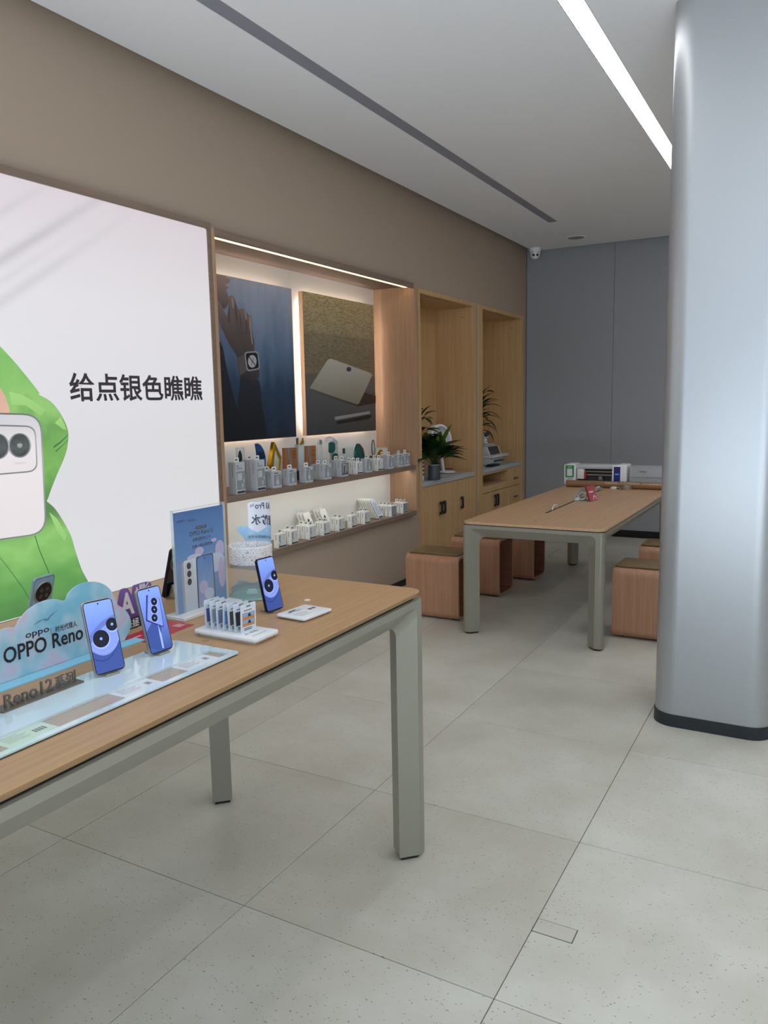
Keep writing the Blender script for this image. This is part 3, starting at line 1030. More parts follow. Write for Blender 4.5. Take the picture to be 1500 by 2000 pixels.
NT = 0.90
tn, topn = table('display_table', 'long oak display table with champagne metal legs holding phones', -1.985, -1.088, -0.35, 2.195, NT, OAK_T, 0.15)
FT = 0.74
tf, topf = table('meeting_table', 'oak meeting table with cable slot between the cube stools', -1.980, -1.078, 4.555, 7.02, FT, OAK_F)
B().box(-1.607, -1.590, 5.09, 6.60, FT - 0.002, FT + 0.0006).obj('cable_slot', BLK, tf)
for (px1, py1, tb_, zt) in ((1045, 1017, tf, FT), (600, 1172, tn, NT), (401, 1252, tn, NT)):
    q = at('z', zt, px1, py1)
    B().lathe([(0, 0.0012), (0.008, 0.0012), (0.0095, 0.0), ], q, 16).obj('grommet_cap', M('cap_' + ('pale' if px1 == 600 else 'tan'), (226, 220, 212) if px1 == 600 else (150, 118, 88), 0.5), tb_)

# ------------------------------------------------------------------ stools


def stool(label, x0, x1, y0):
    t = thing('cube_stool', label, 'stool', ((x0 + x1) / 2, y0 + 0.155, 0), group='bentwood cube stools around the meeting table', local=True)
    hw, hd, H = (x1 - x0) / 2, 0.155, 0.452
    o1 = rrect(-hd, hd, 0.006, H, 0.05, 8, 0.003)
    i1 = rrect(-hd + 0.02, hd - 0.02, 0.026, H - 0.02, 0.032, 8, 0.003)
    b = B()
    L1 = [Vector((-hw, p[0], p[1])) for p in o1]
    L2 = [Vector((hw, p[0], p[1])) for p in o1]
    b.bridge([L1 + L1[:1], L2 + L2[:1]])
    L3 = [Vector((hw, p[0], p[1])) for p in i1]
    L4 = [Vector((-hw, p[0], p[1])) for p in i1]
    b.bridge([L2 + L2[:1], L3 + L3[:1]])
    b.bridge([L4 + L4[:1], L1 + L1[:1]])
    b.obj('body', STOOLW, t, smooth=True, angle=40, merge=True)
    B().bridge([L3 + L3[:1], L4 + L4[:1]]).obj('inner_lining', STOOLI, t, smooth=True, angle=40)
    B().prism(rrect(-hw + 0.012, hw - 0.012, -hd + 0.03, hd - 0.022, 0.012, 3), (0, 0, H), X, Y, Vector((0, 0, 0.013))).obj('seat_pad', LEATHER, t, 0.005, 3)
    for sx_ in (-1, 1):
        B().box(sx_ * (hw - 0.05) - 0.02, sx_ * (hw - 0.05) + 0.02, -hd + 0.05, hd - 0.05, 0.0, 0.0065).obj('glide', BLK, t)
    return t


s0 = stool('bentwood cube stool nearest the display table, left of the meeting table', -2.505, -2.105, 4.772)
dup(s0, (-2.295, 5.675, 0), 0, 'bentwood cube stool between two others on the cabinet side', None)
dup(s0, (-2.238, 6.325, 0), 0, 'bentwood cube stool deepest in shadow on the cabinet side', None)
dup(s0, (-0.897, 5.028, 0), 0, 'bentwood cube stool beside the pillar, nearest on that side', None)
dup(s0, (-0.895, 5.822, 0), 0, 'bentwood cube stool mostly hidden behind the one beside the pillar', None)
dup(s0, (-0.877, 6.66, 0), 0, 'bentwood cube stool far behind the pillar showing only a sliver', None)

# ------------------------------------------------------------------ things on the display table
SCR = 0.55


def scr(name, c):
    return M('screen_' + name, c, 0.15, emit=SCR)


S_TOP = grad('screen_wallpaper', [(0, (58, 80, 142)), (0.5, (98, 120, 192)), (1, (124, 150, 222))], 'z', emit=SCR, rough=0.12)
for nm, c in (('mound', (92, 110, 178)), ('pale', (122, 140, 206)), ('lens', (18, 22, 40)), ('glint', (120, 150, 210)), ('line', (38, 48, 110)), ('deep', (56, 76, 140)), ('ring', (150, 165, 232)), ('light', (150, 168, 240))):
    scr(nm, c)


def arc_band(f0, f1, n=10, u0=-0.5, u1=0.5):
    us = [u0 + (u1 - u0) * k / n for k in range(n + 1)]
    return [(u, f0(u)) for u in us] + [(u, f1(u)) for u in us[::-1]]


def phone(label, loc, rz, lean, paper, body=STEEL, wd=0.073, ht=0.162, back=False, group='phones on the display table'):
    t = thing('smartphone', label, 'phone', loc, rz, group, local=True)
    l = R(lean)
    U, V, Nn = Y, Vector((-math.sin(l), 0, math.cos(l))), Vector((math.cos(l), 0, math.sin(l)))
    o = Vector((0.0, 0, 0.0045))
    B().prism(rrect(-wd / 2, wd / 2, 0, ht, 0.010, 5), o - Nn * 0.0078, U, V, Nn * 0.0078).obj('body', body, t, 0.0012, 2)
    st = B()
    if back:
        st.box(-0.012, 0.05, -0.017, 0.017, 0, 0.0045)
        st.prism([(0.004, 0.0045), (0.036, 0.0045), (0.012 + 0.045 * math.sin(-l), 0.045), (0.006 + 0.045 * math.sin(-l), 0.045)], (0, -0.017, 0), X, Z, Vector((0, 0.034, 0)))
    else:
      st.box(-0.045, 0.008, -0.017, 0.017, 0, 0.0045)
      st.prism([(-0.018, 0.0045), (-0.010, 0.0045), (-0.0085 - 0.05 * math.sin(l), 0.055), (-0.0125 - 0.05 * math.sin(l), 0.055)], (0, -0.017, 0), X, Z, Vector((0, 0.034, 0)))
    st.obj('stand', STEEL, t, 0.001, 1)

    def sh(name, pts, mat, dep, par):
        wi, hi = wd - 0.004, ht - 0.004
        return sheet(name, [o + Nn * dep + U * (p[0] * wi) + V * (0.002 + p[1] * hi) for p in pts], mat, par)

    def clipu(pts):
        return [(max(-0.5, min(0.5, a)), max(0.0, min(1.0, b))) for a, b in pts]
    if back:
        q = paper
        sh('glass_back', [(p[0] / (wd - 0.004), p[1] / (ht - 0.004)) for p in rrect(-wd / 2 + 0.004, wd / 2 - 0.004, 0.002, ht - 0.006, 0.008)], q, 0.0003, t)
        cb = o + U * 0.0 + V * (ht - 0.044)
        B().cyl(cb, 0.030, 0.003, Nn, 32).obj('camera_ring', STEEL, t, 0.0008, 1)
        cm = B().cyl(cb + Nn * 0.003, 0.0265, 0.001, Nn, 32).obj('camera_glass', M('camera_glass', (14, 15, 18), 0.08), t)
        for a, b in ((-0.010, 0.008), (0.010, 0.008), (-0.010, -0.010), (0.010, -0.010)):
            B().cyl(cb + Nn * 0.004 + U * a + V * b, 0.006, 0.0006, Nn, 16).obj('lens', DGREY, cm)
        return t
    sc = sh('screen_border', [(p[0] / (wd - 0.004), p[1] / (ht - 0.004)) for p in rrect(-wd / 2 + 0.0012, wd / 2 - 0.0012, -0.001, ht - 0.003, 0.010)], BLK, 0.0003, t)
    hw = 0.485
    asp = (wd - 0.004) / (ht - 0.004)
    sh('screen', [(p[0], p[1]) for p in rrect(-hw, hw, 0.012, 0.988, 0.06)], S_TOP, 0.0006, t)
    if paper == 'curves':
        sh('wallpaper_mound', clipu(arc_band(lambda u: 0.30 + 0 * u, lambda u: 0.745 + 0.03 * u - 0.55 * (u - 0.5) ** 2 * 0.35, u0=-hw, u1=hw)), MATS['screen_mound'], 0.0009, t)
        sh('wallpaper_plate', clipu(arc_band(lambda u: 0.24 + 0.5 * (u + 0.05) ** 2, lambda u: 0.66 + 0.05 * u - 0.5 * (u - 0.4) ** 2 * 0.5, u0=-hw, u1=hw)), MATS['screen_pale'], 0.0011, t)
        sh('wallpaper_fold', clipu(arc_band(lambda u: 0.02, lambda u: 0.235 + 0.5 * (u + 0.05) ** 2, u0=-hw, u1=hw)), MATS['screen_deep'], 0.0011, t)
        sh('wallpaper_curve', clipu(arc_band(lambda u: 0.165 + 0.55 * (u + 0.15) ** 2, lambda u: 0.175 + 0.57 * (u + 0.15) ** 2, u0=-hw, u1=hw)), MATS['screen_line'], 0.0013, t)
        sh('wallpaper_curve', clipu(arc_band(lambda u: 0.275 + 0.5 * (u + 0.05) ** 2, lambda u: 0.281 + 0.5 * (u + 0.05) ** 2, u0=-hw, u1=hw)), MATS['screen_ring'], 0.0013, t)
        for cu, cv, rr in ((-0.12, 0.475, 0.28), (0.34, 0.635, 0.21)):
            sh('wallpaper_lens_ring', clipu(ellipse(cu + 0.01, cv - 0.012, rr * 1.1, rr * 1.1 * asp, 28)), MATS['screen_ring'], 0.0013, t)
            ln = sh('wallpaper_lens', clipu(ellipse(cu, cv, rr, rr * asp, 28)), MATS['screen_lens'], 0.0015, t)
            sh('wallpaper_glint', ellipse(cu, cv, 0.05, 0.05 * asp, 12), MATS['screen_glint'], 0.0017, ln)
    else:
        sh('wallpaper_sweep', clipu([(-hw, 0.10), (-0.1, 0.03), (0.15, 0.03), (0.1, 0.25), (0.3, 0.5), (-0.1, 0.5), (-hw, 0.35)]), MATS['screen_deep'], 0.0009, t)
        sh('wallpaper_shine', [(0.02, 0.04), (0.10, 0.04), (0.12, 0.25), (0.06, 0.42), (0.03, 0.25)], MATS['screen_light'], 0.0010, t)
        sh('wallpaper_handset', clipu(rpx([(-0.14, 0.90, 0.02), (0.40, 0.80, 0.06), (0.30, 0.34, 0.06), (-0.40, 0.52, 0.02)], 4)), MATS['screen_line'], 0.0010, t)
        sh('wallpaper_plate', clipu(rpx([(-0.08, 0.89, 0.03), (0.38, 0.80, 0.05), (0.28, 0.36, 0.05), (-0.34, 0.53, 0.03)], 4)), MATS['screen_pale'], 0.0012, t)
        for cu, cv in ((0.12, 0.765), (0.05, 0.645), (-0.02, 0.52)):
            sh('wallpaper_lens_ring', ellipse(cu, cv, 0.155, 0.155 * asp, 24), MATS['screen_ring'], 0.0014, t)
            ln = sh('wallpaper_lens', ellipse(cu, cv + 0.006, 0.135, 0.135 * asp, 24), MATS['screen_lens'], 0.0016, t)
            sh('wallpaper_glint', ellipse(cu, cv + 0.006, 0.03, 0.03 * asp, 10), MATS['screen_glint'], 0.0018, ln)
    sh('front_camera', ellipse(0, 0.955, 0.028, 0.028 * asp, 14), BLK, 0.0019, t)
    return t


PLATE_T = NT + 0.006
phone('upright phone with blue lens wallpaper beside the cloud sign, silver edge', (-1.352, 1.160, PLATE_T), R(-12), 15, 'curves', ht=0.165)
phone('upright phone showing a blue three-lens handset picture on its screen', (-1.356, 1.320, PLATE_T), R(-2), 14, 'handset', ht=0.160)
phone('upright phone with dark edge and blue lens wallpaper behind the card rack', (-1.354, 1.766, NT), R(-4), 13, 'curves', body=M('black_phone_edge', (26, 26, 34), 0.3, 0.5), ht=0.157)
phone('phone cut off by the picture edge left of the metal letters', (-1.352, 0.853, PLATE_T), R(-8), 15, 'curves')
phone('pale blue phone turned away, round camera ring showing above the cloud sign', (-1.80, 1.308, NT), R(8), -16, grad('pale_blue_glass', [(0, (150, 180, 190)), (1, (136, 172, 190))], 'z', rough=0.15), body=M('pale_blue_metal', (150, 178, 190), 0.3, 0.6), back=True)
phone('dark navy phone turned away behind the clear poster stand', (-1.765, 1.766, NT), R(6), -15, M('navy_glass', (20, 26, 40), 0.15), body=M('navy_metal', (18, 22, 34), 0.35, 0.4), back=True)

# acrylic plate under the phones
t = thing('acrylic_plate', 'long glossy pale acrylic plate with clear window under the phones', 'display plate', (-1.304, 0.6, NT))
PAC = M('milky_acrylic', (206, 224, 230), 0.06, spec=0.7, coat=0.6)
pl = B()
pz0, pz1 = NT + 0.0008, NT + 0.006
pl.prism(rrect(-1.41, -1.275, 0.0, 1.416, [0.012, 0.001, 0.001, 0.001], 4), (0, 0, pz0), X, Y, Vector((0, 0, pz1 - pz0)))
pl.obj('back_band', PAC, t)
B().prism([(-1.275, 1.392), (-1.213, 1.392), (-1.213, 1.416), (-1.275, 1.416)], (0, 0, pz0), X, Y, Vector((0, 0, pz1 - pz0))).obj('end_band', PAC, t)
B().prism(rrect(-1.213, -1.198, 0.0, 1.416, [0.010, 0.001, 0.001, 0.001], 4), (0, 0, pz0), X, Y, Vector((0, 0, pz1 - pz0))).obj('front_band', PAC, t)
B().box(-1.2748, -1.2132, 0.0, 1.3918, pz1 - 0.0018, pz1).obj('clear_window', M('clear_window_acrylic', (226, 238, 240), 0.03, alpha=0.16, spec=0.8), t)
lf = B().box(-1.1978, -1.1970, 0.0, 1.405, pz0, pz0 + 0.0018).obj('edge_line', DGREY, t)
for k, (yc, tint, lab) in enumerate(((1.318, (226, 228, 232), 'printed price card under the clear window below the handset phone'), (1.135, (226, 228, 234), 'printed price card under the clear window below the cloud sign phone'), (0.868, (206, 226, 200), 'pale green price card under the clear window by the metal letters'))):
    pcd = thing('price_card', lab, 'price card', (-1.244, yc, NT), 0, 'price cards under the clear window', local=True)
    B().box(-0.0305, 0.0305, -0.052, 0.052, 0.0, 0.0012).obj('card', M('card_paper_%d' % k, tint, 0.6), pcd)
    for r_ in range(5):
        B().box(0.002 + r_ * 0.005 - 0.018, 0.0032 + r_ * 0.005 - 0.018, -0.042, 0.008 - 0.006 * (r_ % 3), 0.0012, 0.0014).obj('printed_line', MGREY, pcd)
    for r_ in range(2 if k < 2 else 4):
        B().box(-0.012, 0.004, 0.026 + r_ * 0.0065 - 0.01 * (k == 2), 0.0305 + r_ * 0.0065 - 0.01 * (k == 2), 0.0012, 0.0014).obj('printed_digit', INK, pcd)
    letters('printed_title', 'OPPO Reno12', pcd_o if False else (-0.020, -0.042, 0.0014), Y, -X, 0.034, 0.005, INK, pcd)

# standing metal letters
t = thing('metal_lettering', 'standing brushed metal letters reading Reno12 on a low strip', 'sign', (-1.385, 1.0, NT))
B().box(-1.400, -1.366, 0.905, 1.098, PLATE_T, PLATE_T + 0.004).obj('base_strip', M('taupe_metal', (130, 116, 102), 0.35, 0.6), t)
letters('raised_letters', 'Reno12', (-1.380, 0.918, PLATE_T + 0.004), Y, Z, 0.112, 0.027, M('pewter', (120, 110, 100), 0.35, 0.7), t, bold=0.008, extrude=0.05)
letters('raised_characters', '系列', (-1.380, 1.036, PLATE_T + 0.003), Y, Z, 0.052, 0.027, MATS['pewter'], t, bold=0.008, extrude=0.05)

# cloud-shaped counter sign
t = thing('cloud_sign', 'cloud-shaped pale blue counter sign reading OPPO Reno12', 'sign', (-1.53, 1.2, NT))
CX = -1.53
cl = [(0, 1232), (14, 1226), (30, 1225), (36, 1214), (50, 1196), (68, 1182), (88, 1173), (108, 1170), (127, 1173), (133, 1160), (146, 1147), (162, 1139), (182, 1136), (200, 1140), (214, 1150), (224, 1166), (230, 1181), (240, 1187), (250, 1198), (256, 1214), (253, 1232), (246, 1245), (240, 1258)]
cp = onx(CX, catmull(cl, 4))
pts = [(p.y, max(p.z, NT + 0.004)) for p in cp]
pts = pts[::-1] + [(0.98, 1.03), (0.95, 1.045), (0.90, 1.04), (0.86, 1.0), (0.84, 0.95), (0.86, NT + 0.004)]
pts = [(pts[0][0], NT + 0.004)] + pts
cm_ = M('cloud_print', (160, 200, 215), 0.4)
N_, L_, b_ = nodes(cm_)
tc = N_.new('ShaderNodeTexCoord')
nz = N_.new('ShaderNodeTexNoise')
nz.inputs['Scale'].default_value = 11
nz.inputs['Detail'].default_value = 2
L_.new(tc.outputs['Object'], nz.inputs['Vector'])
rk = ramp(N_, [(0.36, (126, 186, 208)), (0.48, (164, 200, 216)), (0.55, (186, 204, 220)), (0.64, (212, 186, 208)), (0.7, (188, 204, 220))])
L_.new(nz.outputs['Fac'], rk.inputs['Fac'])
L_.new(rk.outputs['Color'], b_.inputs['Base Color'])
fcb = B().prism(pts, (CX - 0.003, 0, 0), Y, Z, Vector((0.003, 0, 0))).obj('cloud_board', cm_, t)
B().box(CX + 0.0005, CX + 0.040, 0.86, 1.394, NT, NT + 0.003).obj('foot', M('sky_blue_board', (140, 204, 228), 0.4), t)
B().prism([(-0.04, 0), (-0.003, 0), (-0.003, 0.07)], (CX, 1.15, NT), X, Z, Vector((0, 0.004, 0))).obj('back_strut', WHITE, t)
XS = CX + 0.0008
a_, c_ = at('x', XS, 8, 1300), at('x', XS, 175, 1240)
yb_ = 1.016
letters('lettering', 'OPPO Reno12', (XS, at('x', XS, 8, 1298).y, at('x', XS, 12, 1297).z), Y, Z, 0.253, 0.036, INK, fcb, bold=0.018, res=3)
a_ = at('x', XS, 50, 1247)
letters('lettering_small', 'oppo', (XS, a_.y, a_.z - 0.005), Y, Z, 0.062, 0.015, INK, fcb, bold=0.012)
a_ = at('x', XS, 109, 1235)
letters('lettering_series', '时光代理人', (XS, a_.y, a_.z - 0.001), Y, Z, 0.06, 0.015, INK, fcb, bold=0.01)
a_ = at('x', XS, 100, 1238)
B().box(XS - 0.0003, XS + 0.0002, a_.y, a_.y + 0.0008, a_.z, a_.z + 0.014).obj('divider_line', MGREY, fcb)
sheet('printed_bird', onx(XS, [(64, 1222), (75, 1213), (88, 1208), (92, 1209), (100, 1200), (114, 1190), (98, 1205), (95, 1211), (88, 1213), (86, 1210), (76, 1215)]), M('printed_slate', (96, 130, 156), 0.5), fcb)

# purple standee and red leaflet
t = thing('purple_sign', 'small purple counter sign with a large pale letter A', 'sign', (-1.62, 1.5, NT))
XA = -1.60
pu = grad('purple_print', [(0, (70, 40, 104)), (1, (124, 92, 156))], 'z', rough=0.4)
o_ = [(232, 1235), (229, 1200), (234, 1158), (240, 1150), (250, 1150), (258, 1162), (260, 1146), (266, 1142), (288, 1136), (295, 1140), (298, 1155), (320, 1215), (322, 1226)]
q_ = [(p.y, max(p.z, NT + 0.002)) for p in onx(XA, catmull(o_, 4))]
q_[0] = (q_[0][0], NT + 0.002)
q_[-1] = (q_[-1][0], NT + 0.002)
bd = B().prism(q_, (XA - 0.003, 0, 0), Y, Z, Vector((0.003, 0, 0))).obj('board', pu, t)
B().prism([(-0.04, 0), (-0.003, 0), (-0.003, 0.05)], (XA, 1.47, NT), X, Z, Vector((0, 0.004, 0))).obj('back_strut', WHITE, t)
PALE = M('pale_grey_print', (206, 204, 206), 0.5)
a_, c_ = at('x', XA, 236, 1204), at('x', XA, 266, 1160)
letters('lettering_a', 'A', (XA + 0.0006, a_.y, a_.z - 0.002), Y, Z, 0.048, 0.062, PALE, bd, bold=0.03)
a_ = at('x', XA, 266, 1160)
letters('lettering_shadow', 'I影', (XA + 0.0006, a_.y, a_.z - 0.012), Y, Z, 0.05, 0.036, PALE, bd, bold=0.02)
q2 = [at('x', XA, 238, 1238), at('x', XA, 318, 1228)]
B().box(XA, XA + 0.0006, q_[0][0] + 0.004, q_[-1][0] - 0.004, NT + 0.002, NT + 0.032).obj('black_band', M('black_print', (20, 18, 24), 0.5), bd)
letters('lettering_band', '是拯', (XA + 0.0009, q_[0][0] + 0.022, NT + 0.005), Y, Z, 0.05, 0.024, PALE, bd, bold=0.02)
t = thing('red_leaflet', 'red leaflet lying flat between the purple sign and poster stand', 'leaflet', (-1.52, 1.47, NT), R(3), local=True)
B().box(-0.048, 0.048, -0.092, 0.088, 0, 0.0008).obj('sheet', M('crimson_paper', (172, 36, 52), 0.4), t)
for k in range(4):
    B().box(-0.020 + 0.010 * (k % 2), -0.013 + 0.010 * (k % 2), -0.070 + 0.03 * k, -0.048 + 0.03 * k, 0.0008, 0.0011).obj('printed_line', M('pink_print', (232, 170, 170), 0.5), t)
B().box(0.0, 0.028, 0.05, 0.078, 0.0008, 0.0011).obj('blank_patch', M('greyish_pink', (196, 140, 146), 0.5), t)

# acrylic poster stand
t = thing('poster_stand', 'clear acrylic stand holding a blue phone poster reading OPPO Reno12', 'poster stand', (-1.556, 1.685, NT))
XN = -1.556
y0, y1, z0, z1 = 1.578, 1.796, NT + 0.012, 1.209
B().box(-1.592, -1.518, 1.566, 1.806, NT, NT + 0.012).obj('base', M('frosted_acrylic', (214, 212, 210), 0.25), t, 0.002, 1)
B().box(XN + 0.001, XN + 0.003, y0, y1, z0, z1).obj('front_sheet', CLEAR, t)
B().box(XN - 0.006, XN - 0.003, y0, y1, z0, z1).obj('rear_sheet', CLEAR, t)
ed = B()
ed.box(XN - 0.006, XN + 0.003, y0, y0 + 0.0025, z0, z1)
ed.box(XN - 0.006, XN + 0.003, y1 - 0.0025, y1, z0, z1)
ed.box(XN - 0.006, XN + 0.003, y0 + 0.0025, y1 - 0.0025, z1 - 0.0025, z1)
ed.obj('edge', CLEARE, t)
skym = grad('sky_poster_print', [(0, (104, 136, 178)), (0.45, (118, 140, 178)), (0.6, (84, 128, 180)), (1, (46, 92, 152))], 'z', rough=0.4, noise=0.12, nscale=4)
pp = B().box(XN - 0.0028, XN - 0.0006, y0 + 0.006, y1 - 0.006, z0, z1 - 0.008).obj('poster', skym, t)
XPp = XN - 0.0004
PYO = lambda u, v: Vector((XPp, y0 + 0.006 + u * (y1 - y0 - 0.012), z0 + v * (z1 - z0 - 0.008)))


def ps(name, pts, mat, d=0.0):
    return sheet(name, [PYO(*p) + Vector((d, 0, 0)) for p in pts], mat, pp)


cloudm = M('pink_cloud_print', (176, 166, 196), 0.5)
cloudw = M('pale_cloud_print', (182, 188, 206), 0.5)
for ci, (cu, cv, ru, rv, m_) in enumerate(((0.90, 0.55, 0.10, 0.09, cloudm), (0.80, 0.42, 0.2, 0.10, cloudw), (0.47, 0.575, 0.09, 0.045, cloudm), (0.36, 0.53, 0.14, 0.03, cloudw), (0.92, 0.30, 0.08, 0.16, cloudm), (0.78, 0.655, 0.06, 0.02, cloudm))):
    ps('printed_cloud', [(max(0.01, min(0.99, a)), b) for a, b in ellipse(cu, cv, ru, rv, 16)], m_, 0.00004 * (ci + 1))
silv = grad('printed_silver', [(0, (176, 184, 196)), (1, (206, 210, 216))], 'z', rough=0.4)
ps('printed_phone_side', rpx([(0.10, 0.0, 0), (0.10, 0.50, 0.02), (0.30, 0.515, 0.02), (0.30, 0, 0)]), M('printed_grey_edge', (150, 158, 170), 0.4), 0.0002)
ps('printed_phone_back', rpx([(0.145, 0.0, 0), (0.145, 0.515, 0.03), (0.41, 0.515, 0.03), (0.41, 0, 0)]), silv, 0.0003)
ps('printed_camera_plate', rpx([(0.17, 0.235, 0.03), (0.16, 0.50, 0.03), (0.32, 0.50, 0.03), (0.34, 0.235, 0.03)]), M('printed_plate', (190, 194, 200), 0.4), 0.0004)
for cv in (0.455, 0.375, 0.295):
    ps('printed_lens', ellipse(0.245, cv, 0.042, 0.034, 20), M('printed_black', (20, 20, 24)), 0.0005)
ps('printed_handset', rpx([(0.39, 0.0, 0), (0.39, 0.525, 0.04), (0.745, 0.525, 0.04), (0.76, 0, 0)]), M('printed_navy_edge', (34, 40, 58), 0.4), 0.0005)
ps('printed_handset_screen', rpx([(0.41, 0.0, 0), (0.41, 0.517, 0.04), (0.73, 0.517, 0.04), (0.745, 0, 0)]), grad('poster_screen_print', [(0, (150, 150, 178)), (0.5, (120, 150, 192)), (1, (70, 120, 180))], 'z', rough=0.4, noise=0.5, nscale=5), 0.0006)
ps('printed_hole', ellipse(0.565, 0.492, 0.012, 0.009, 12), M('printed_black', (20, 20, 24)), 0.0007)
ps('printed_cloud', ellipse(0.52, 0.20, 0.09, 0.07, 16), cloudm, 0.0007)
ps('printed_cloud', ellipse(0.63, 0.12, 0.1, 0.06, 16), cloudw, 0.0008)


def pl_text(name, body, u, v, wv, hv, mat=INK, bold=0.012):
    letters(name, body, PYO(u, v) + Vector((0.0003, 0, 0)), Y, Z, wv * (y1 - y0 - 0.012), hv * (z1 - z0 - 0.008), mat, pp, bold=bold)


pl_text('lettering_brand', 'oppo', 0.055, 0.895, 0.165, 0.026)
pl_text('lettering_series', '时光代理人', 0.27, 0.885, 0.16, 0.03, bold=0.0)
ps('printed_tag', rpx([(0.42, 0.80, 0.012), (0.42, 0.83, 0.012), (0.64, 0.83, 0.012), (0.64, 0.80, 0.012)], 3), INK, 0.0003)
letters('lettering_tag', 'OPPO AI 手机', PYO(0.44, 0.805) + Vector((0.0005, 0, 0)), Y, Z, 0.036, 0.006, M('pale_blue_ink', (120, 150, 186), 0.5), pp)
pl_text('lettering_title', 'OPPO Reno12', 0.29, 0.742, 0.48, 0.045)
pl_text('lettering_line', '晨雾蓝新色上市', 0.345, 0.685, 0.37, 0.033, bold=0.006)
pl_text('lettering_line', '至高12期分期免息', 0.325, 0.615, 0.42, 0.035, bold=0.006)

# card rack
t = thing('card_rack', 'white tray holding a row of upright sample photo cards', 'card rack', (-1.302, 1.530, NT))
B().prism(rrect(-1.398, -1.212, 1.490, 1.570, 0.006, 3), (0, 0, NT), X, Y, Vector((0, 0, 0.007))).obj('tray_foot', OFFW, t)
tr = B().prism(rrect(-1.408, -1.200, 1.480, 1.580, 0.012, 4), (0, 0, NT + 0.007), X, Y, Vector((0, 0, 0.010))).obj('tray', WHITE, t, 0.003, 2)
letters('printed_caption', 'AI 手机', (-1.245, 1.500, NT + 0.0173), Y, -X, 0.05, 0.012, INK, tr)
B().box(-1.226, -1.224, 1.498, 1.555, NT + 0.017, NT + 0.0173).obj('printed_line', MGREY, tr)
CC = [(90, 90, 150), (150, 160, 176), (120, 130, 160), (110, 140, 190), (96, 84, 76), (60, 56, 58), (198, 128, 60)]
for k in range(7):
    xx = -1.380 + k * 0.0195
    tl = R((2, 3, 1, -3, 2, 2, -2)[k])
    c = thing('sample_card', ('plastic photo card at the wall end of the white tray', 'second plastic photo card from the wall end of the tray', 'third plastic photo card from the wall end of the tray', 'middle plastic photo card of seven in the white tray', 'dark printed photo card, third from the aisle end of the tray', 'photo card with black picture just behind the orange desert card', 'photo card with orange desert pictures at the aisle end of the tray')[k], 'card', (xx, 1.528, NT + 0.0172), R(-5), 'sample cards in the white tray', local=True)
    V2 = Vector((-math.sin(tl), 0, math.cos(tl)))
    N2 = Vector((math.cos(tl), 0, math.sin(tl)))
    B().prism(rrect(-0.027, 0.027, 0.0, 0.075, 0.004, 3), (0, 0, 0), Y, V2, N2 * 0.0022).obj('sleeve', M('pale_card_sleeve', (206, 214, 222), 0.25), c)
    B().prism(rrect(-0.008, 0.008, 0.066, 0.071, 0.002, 2), N2 * 0.0022, Y, V2, N2 * 0.0004).obj('slot', MGREY, c)
    B().prism([(-0.022, 0.016), (0.022, 0.016), (0.022, 0.052), (-0.022, 0.052)], N2 * 0.0022, Y, V2, N2 * 0.0003).obj('picture', M('card_picture_%d' % k, CC[k], 0.3), c)
    if k == 6:
        for zz_ in (0.017, 0.035):
            B().prism([(-0.019, zz_ + 0.007), (0.019, zz_ + 0.005), (0.019, zz_ + 0.016), (-0.019, zz_ + 0.016)], N2 * 0.0025, Y, V2, N2 * 0.0002).obj('picture_sky', M('card_sky', (120, 170, 210), 0.3), c)
            B().prism([(-0.003, zz_ + 0.006), (0.009, zz_ + 0.006), (0.005, zz_ + 0.014), (0.0, zz_ + 0.014)], N2 * 0.0028, Y, V2, N2 * 0.0002).obj('picture_figure', INK, c)
    for zz_ in (0.006, 0.010, 0.057):
        B().prism([(-0.016, zz_), (0.012, zz_), (0.012, zz_ + 0.002), (-0.016, zz_ + 0.002)], N2 * 0.0022, Y, V2, N2 * 0.0002).obj('printed_line', DGREY, c)

# price plate on the table
q = Vector((-1.257, 1.772, NT))
t = thing('price_plate', 'small white square price plate lying on the table end', 'price tag', q, R(-4), local=True)
B().prism(rrect(-0.043, 0.043, -0.055, 0.055, 0.006, 3), (0, 0, 0), X, Y, Vector((0, 0, 0.005))).obj('base', M('gold_grey', (170, 164, 148), 0.4, 0.3), t)
tp = B().prism(rrect(-0.052, 0.052, -0.065, 0.065, 0.010, 4), (0, 0, 0.005), X, Y, Vector((0, 0, 0.006))).obj('plate', WHITE, t, 0.0015, 2)
letters('printed_title', 'OPPO Reno12', (-0.022, -0.040, 0.0114), Y, -X, 0.055, 0.008, INK, tp)
B().box(-0.036, -0.031, -0.03, 0.0, 0.011, 0.0113).obj('printed_tag', INK, tp)
for a, b in ((-0.010, 0.024), (-0.010, 0.04)):
    B().box(a, a + 0.012, b, b + 0.011, 0.011, 0.0113).obj('printed_badge', DGREY, tp)
for r_ in range(4):
    B().box(-0.004 + r_ * 0.009, -0.0025 + r_ * 0.009, -0.045, -0.005 + 0.008 * (r_ % 2), 0.011, 0.0113).obj('printed_line', MGREY, tp)

